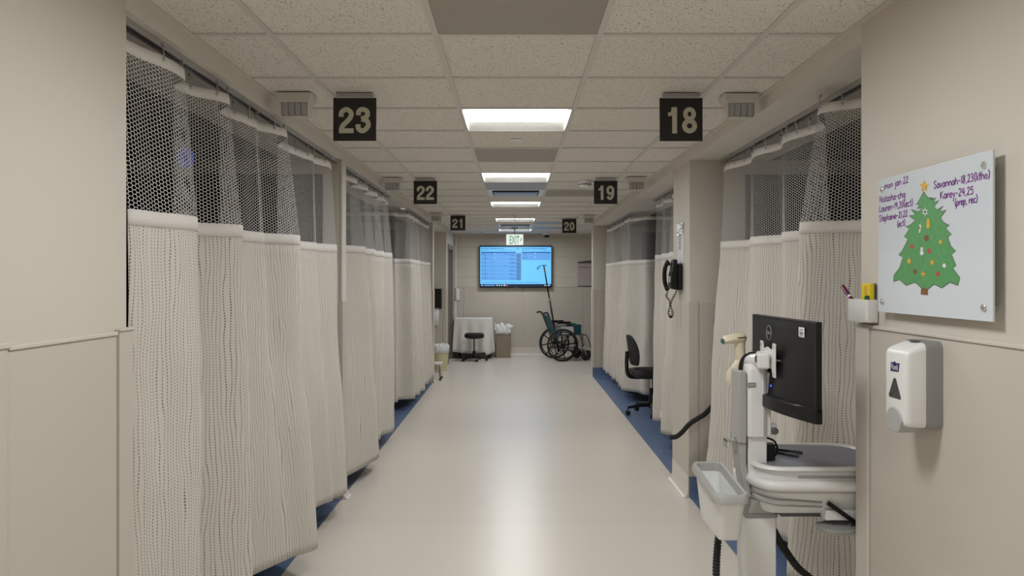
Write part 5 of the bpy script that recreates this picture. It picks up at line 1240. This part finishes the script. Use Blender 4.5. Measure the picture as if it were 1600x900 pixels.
# bin hung on the corridor side of the cart
bn = thing('storage_bin', 'white open bin with grey rim hung on the side of the cart', 'bin', (0.745, 2.765, 0.632))
def bring(x0, x1, y0, y1, z, r=0.022, dip=0.0):
    out = []
    for x, y in rrect(x0, x1, y0, y1, r, 6):
        f = min(1, max(0, (y-2.60)/0.30)); f = f*f*(3-2*f); out.append(Vector((x-0.745, y-2.765, z+dip*f-0.632)))
    return out
q = MB(); q.loft([bring(0.712, 0.782, 2.63, 2.89, 0.632, 0.016), bring(0.708, 0.787, 2.62, 2.90, 0.650), bring(0.698, 0.795, 2.595, 2.935, 0.770, 0.025, 0.028), bring(0.703, 0.790, 2.60, 2.93, 0.770, 0.022, 0.028), bring(0.713, 0.782, 2.625, 2.895, 0.652, 0.018)]); q.done('body', M['white'], bn)
q = MB(); q.loft([bring(0.696, 0.797, 2.592, 2.938, 0.768, 0.026, 0.028), bring(0.684, 0.806, 2.575, 2.95, 0.772, 0.034, 0.028), bring(0.684, 0.806, 2.575, 2.95, 0.792, 0.034, 0.028), bring(0.690, 0.801, 2.583, 2.945, 0.802, 0.03, 0.028), bring(0.700, 0.793, 2.597, 2.932, 0.800, 0.024, 0.028), bring(0.703, 0.790, 2.60, 2.93, 0.771, 0.022, 0.028), bring(0.696, 0.797, 2.592, 2.938, 0.768, 0.026, 0.028)], caps=False); q.done('rim', M['midgrey'], bn)
q = MB(); q.box(0.052, 0.125, 0.04, 0.13, 0.10, 0.115); q.box(0.05, 0.058, 0.04, 0.13, 0.05, 0.115); q.done('hanger', M['midgrey'], bn, bevel=0.002)
# barcode scanner in its cradle
sc_ = thing('barcode_scanner', 'cream handheld barcode scanner standing in a cradle beside the monitor', 'barcode scanner', (0.872, 2.972, 1.203))
q = MB(); rings = []
for x, hw_, zc, hz in ((-0.054, 0.030, 0.094, 0.014), (-0.046, 0.034, 0.098, 0.017), (-0.01, 0.035, 0.104, 0.020), (0.018, 0.031, 0.107, 0.019), (0.032, 0.022, 0.106, 0.015), (0.037, 0.010, 0.105, 0.008)):
    rings.append([Vector((x, hw_*math.cos(a), zc+hz*math.sin(a))) for a in [k*2*PI/16 for k in range(16)]])
q.loft(rings); q.done('head', M['cream'], sc_)
q = MB(); q.loft([[Vector((-0.0565, 0.024*math.cos(a), 0.093+0.010*math.sin(a))) for a in [k*2*PI/16 for k in range(16)]], [Vector((-0.0535, 0.027*math.cos(a), 0.094+0.012*math.sin(a))) for a in [k*2*PI/16 for k in range(16)]]]); q.done('scan_window', M['teal'], sc_)
q = MB(); q.tube([(-0.028, -0.028, 0.104), (0.005, -0.0335, 0.109), (0.028, -0.026, 0.110)], 0.0022, 6); q.done('side_line', M['black'], sc_)
q = MB(); q.tube(crom([(0.010, 0, 0.095), (0.012, 0, 0.06), (0.018, 0, 0.02), (0.024, 0, -0.02)], 4), [0.022]*3+[0.020]*6+[0.018]*3+[0.016], 12); q.done('handle', M['cream'], sc_)
q = MB(); q.loft([[Vector((x, y, z)) for x, y in rrect(a, b_, -0.025, 0.025, 0.008, 3)] for a, b_, z in ((-0.035, 0.03, -0.075), (-0.04, 0.032, -0.06), (-0.035, 0.035, -0.03), (-0.005, 0.04, 0.01), (0.0, 0.036, 0.02))]); q.done('cradle', M['cream'], sc_)
# pens on the mat
def pen(p, ang, ln, label):
    t = thing('pen', label, 'pen', p, ang, 'pens on the cart mat')
    MB().lathe([(0.004, 0), (0.0048, 0.005), (0.0048, ln*0.62)], 10, Matrix.Rotation(PI/2, 4, 'Y')).done('barrel', M['black'], t)
    MB().lathe([(0.0054, ln*0.62), (0.0054, ln*0.97), (0.003, ln)], 10, Matrix.Rotation(PI/2, 4, 'Y')).done('cap', M['dgrey'], t)
    MB().box(ln*0.66, ln*0.95, -0.0015, 0.0015, 0.005, 0.0075).done('clip', M['midgrey'], t, smooth=False)
pen((0.995, 3.02, 0.8562), -0.75, 0.14, 'black pen on the cart mat, nearer the column')
pen((1.02, 3.06, 0.8562), -0.62, 0.14, 'black pen on the cart mat, farther from the column')
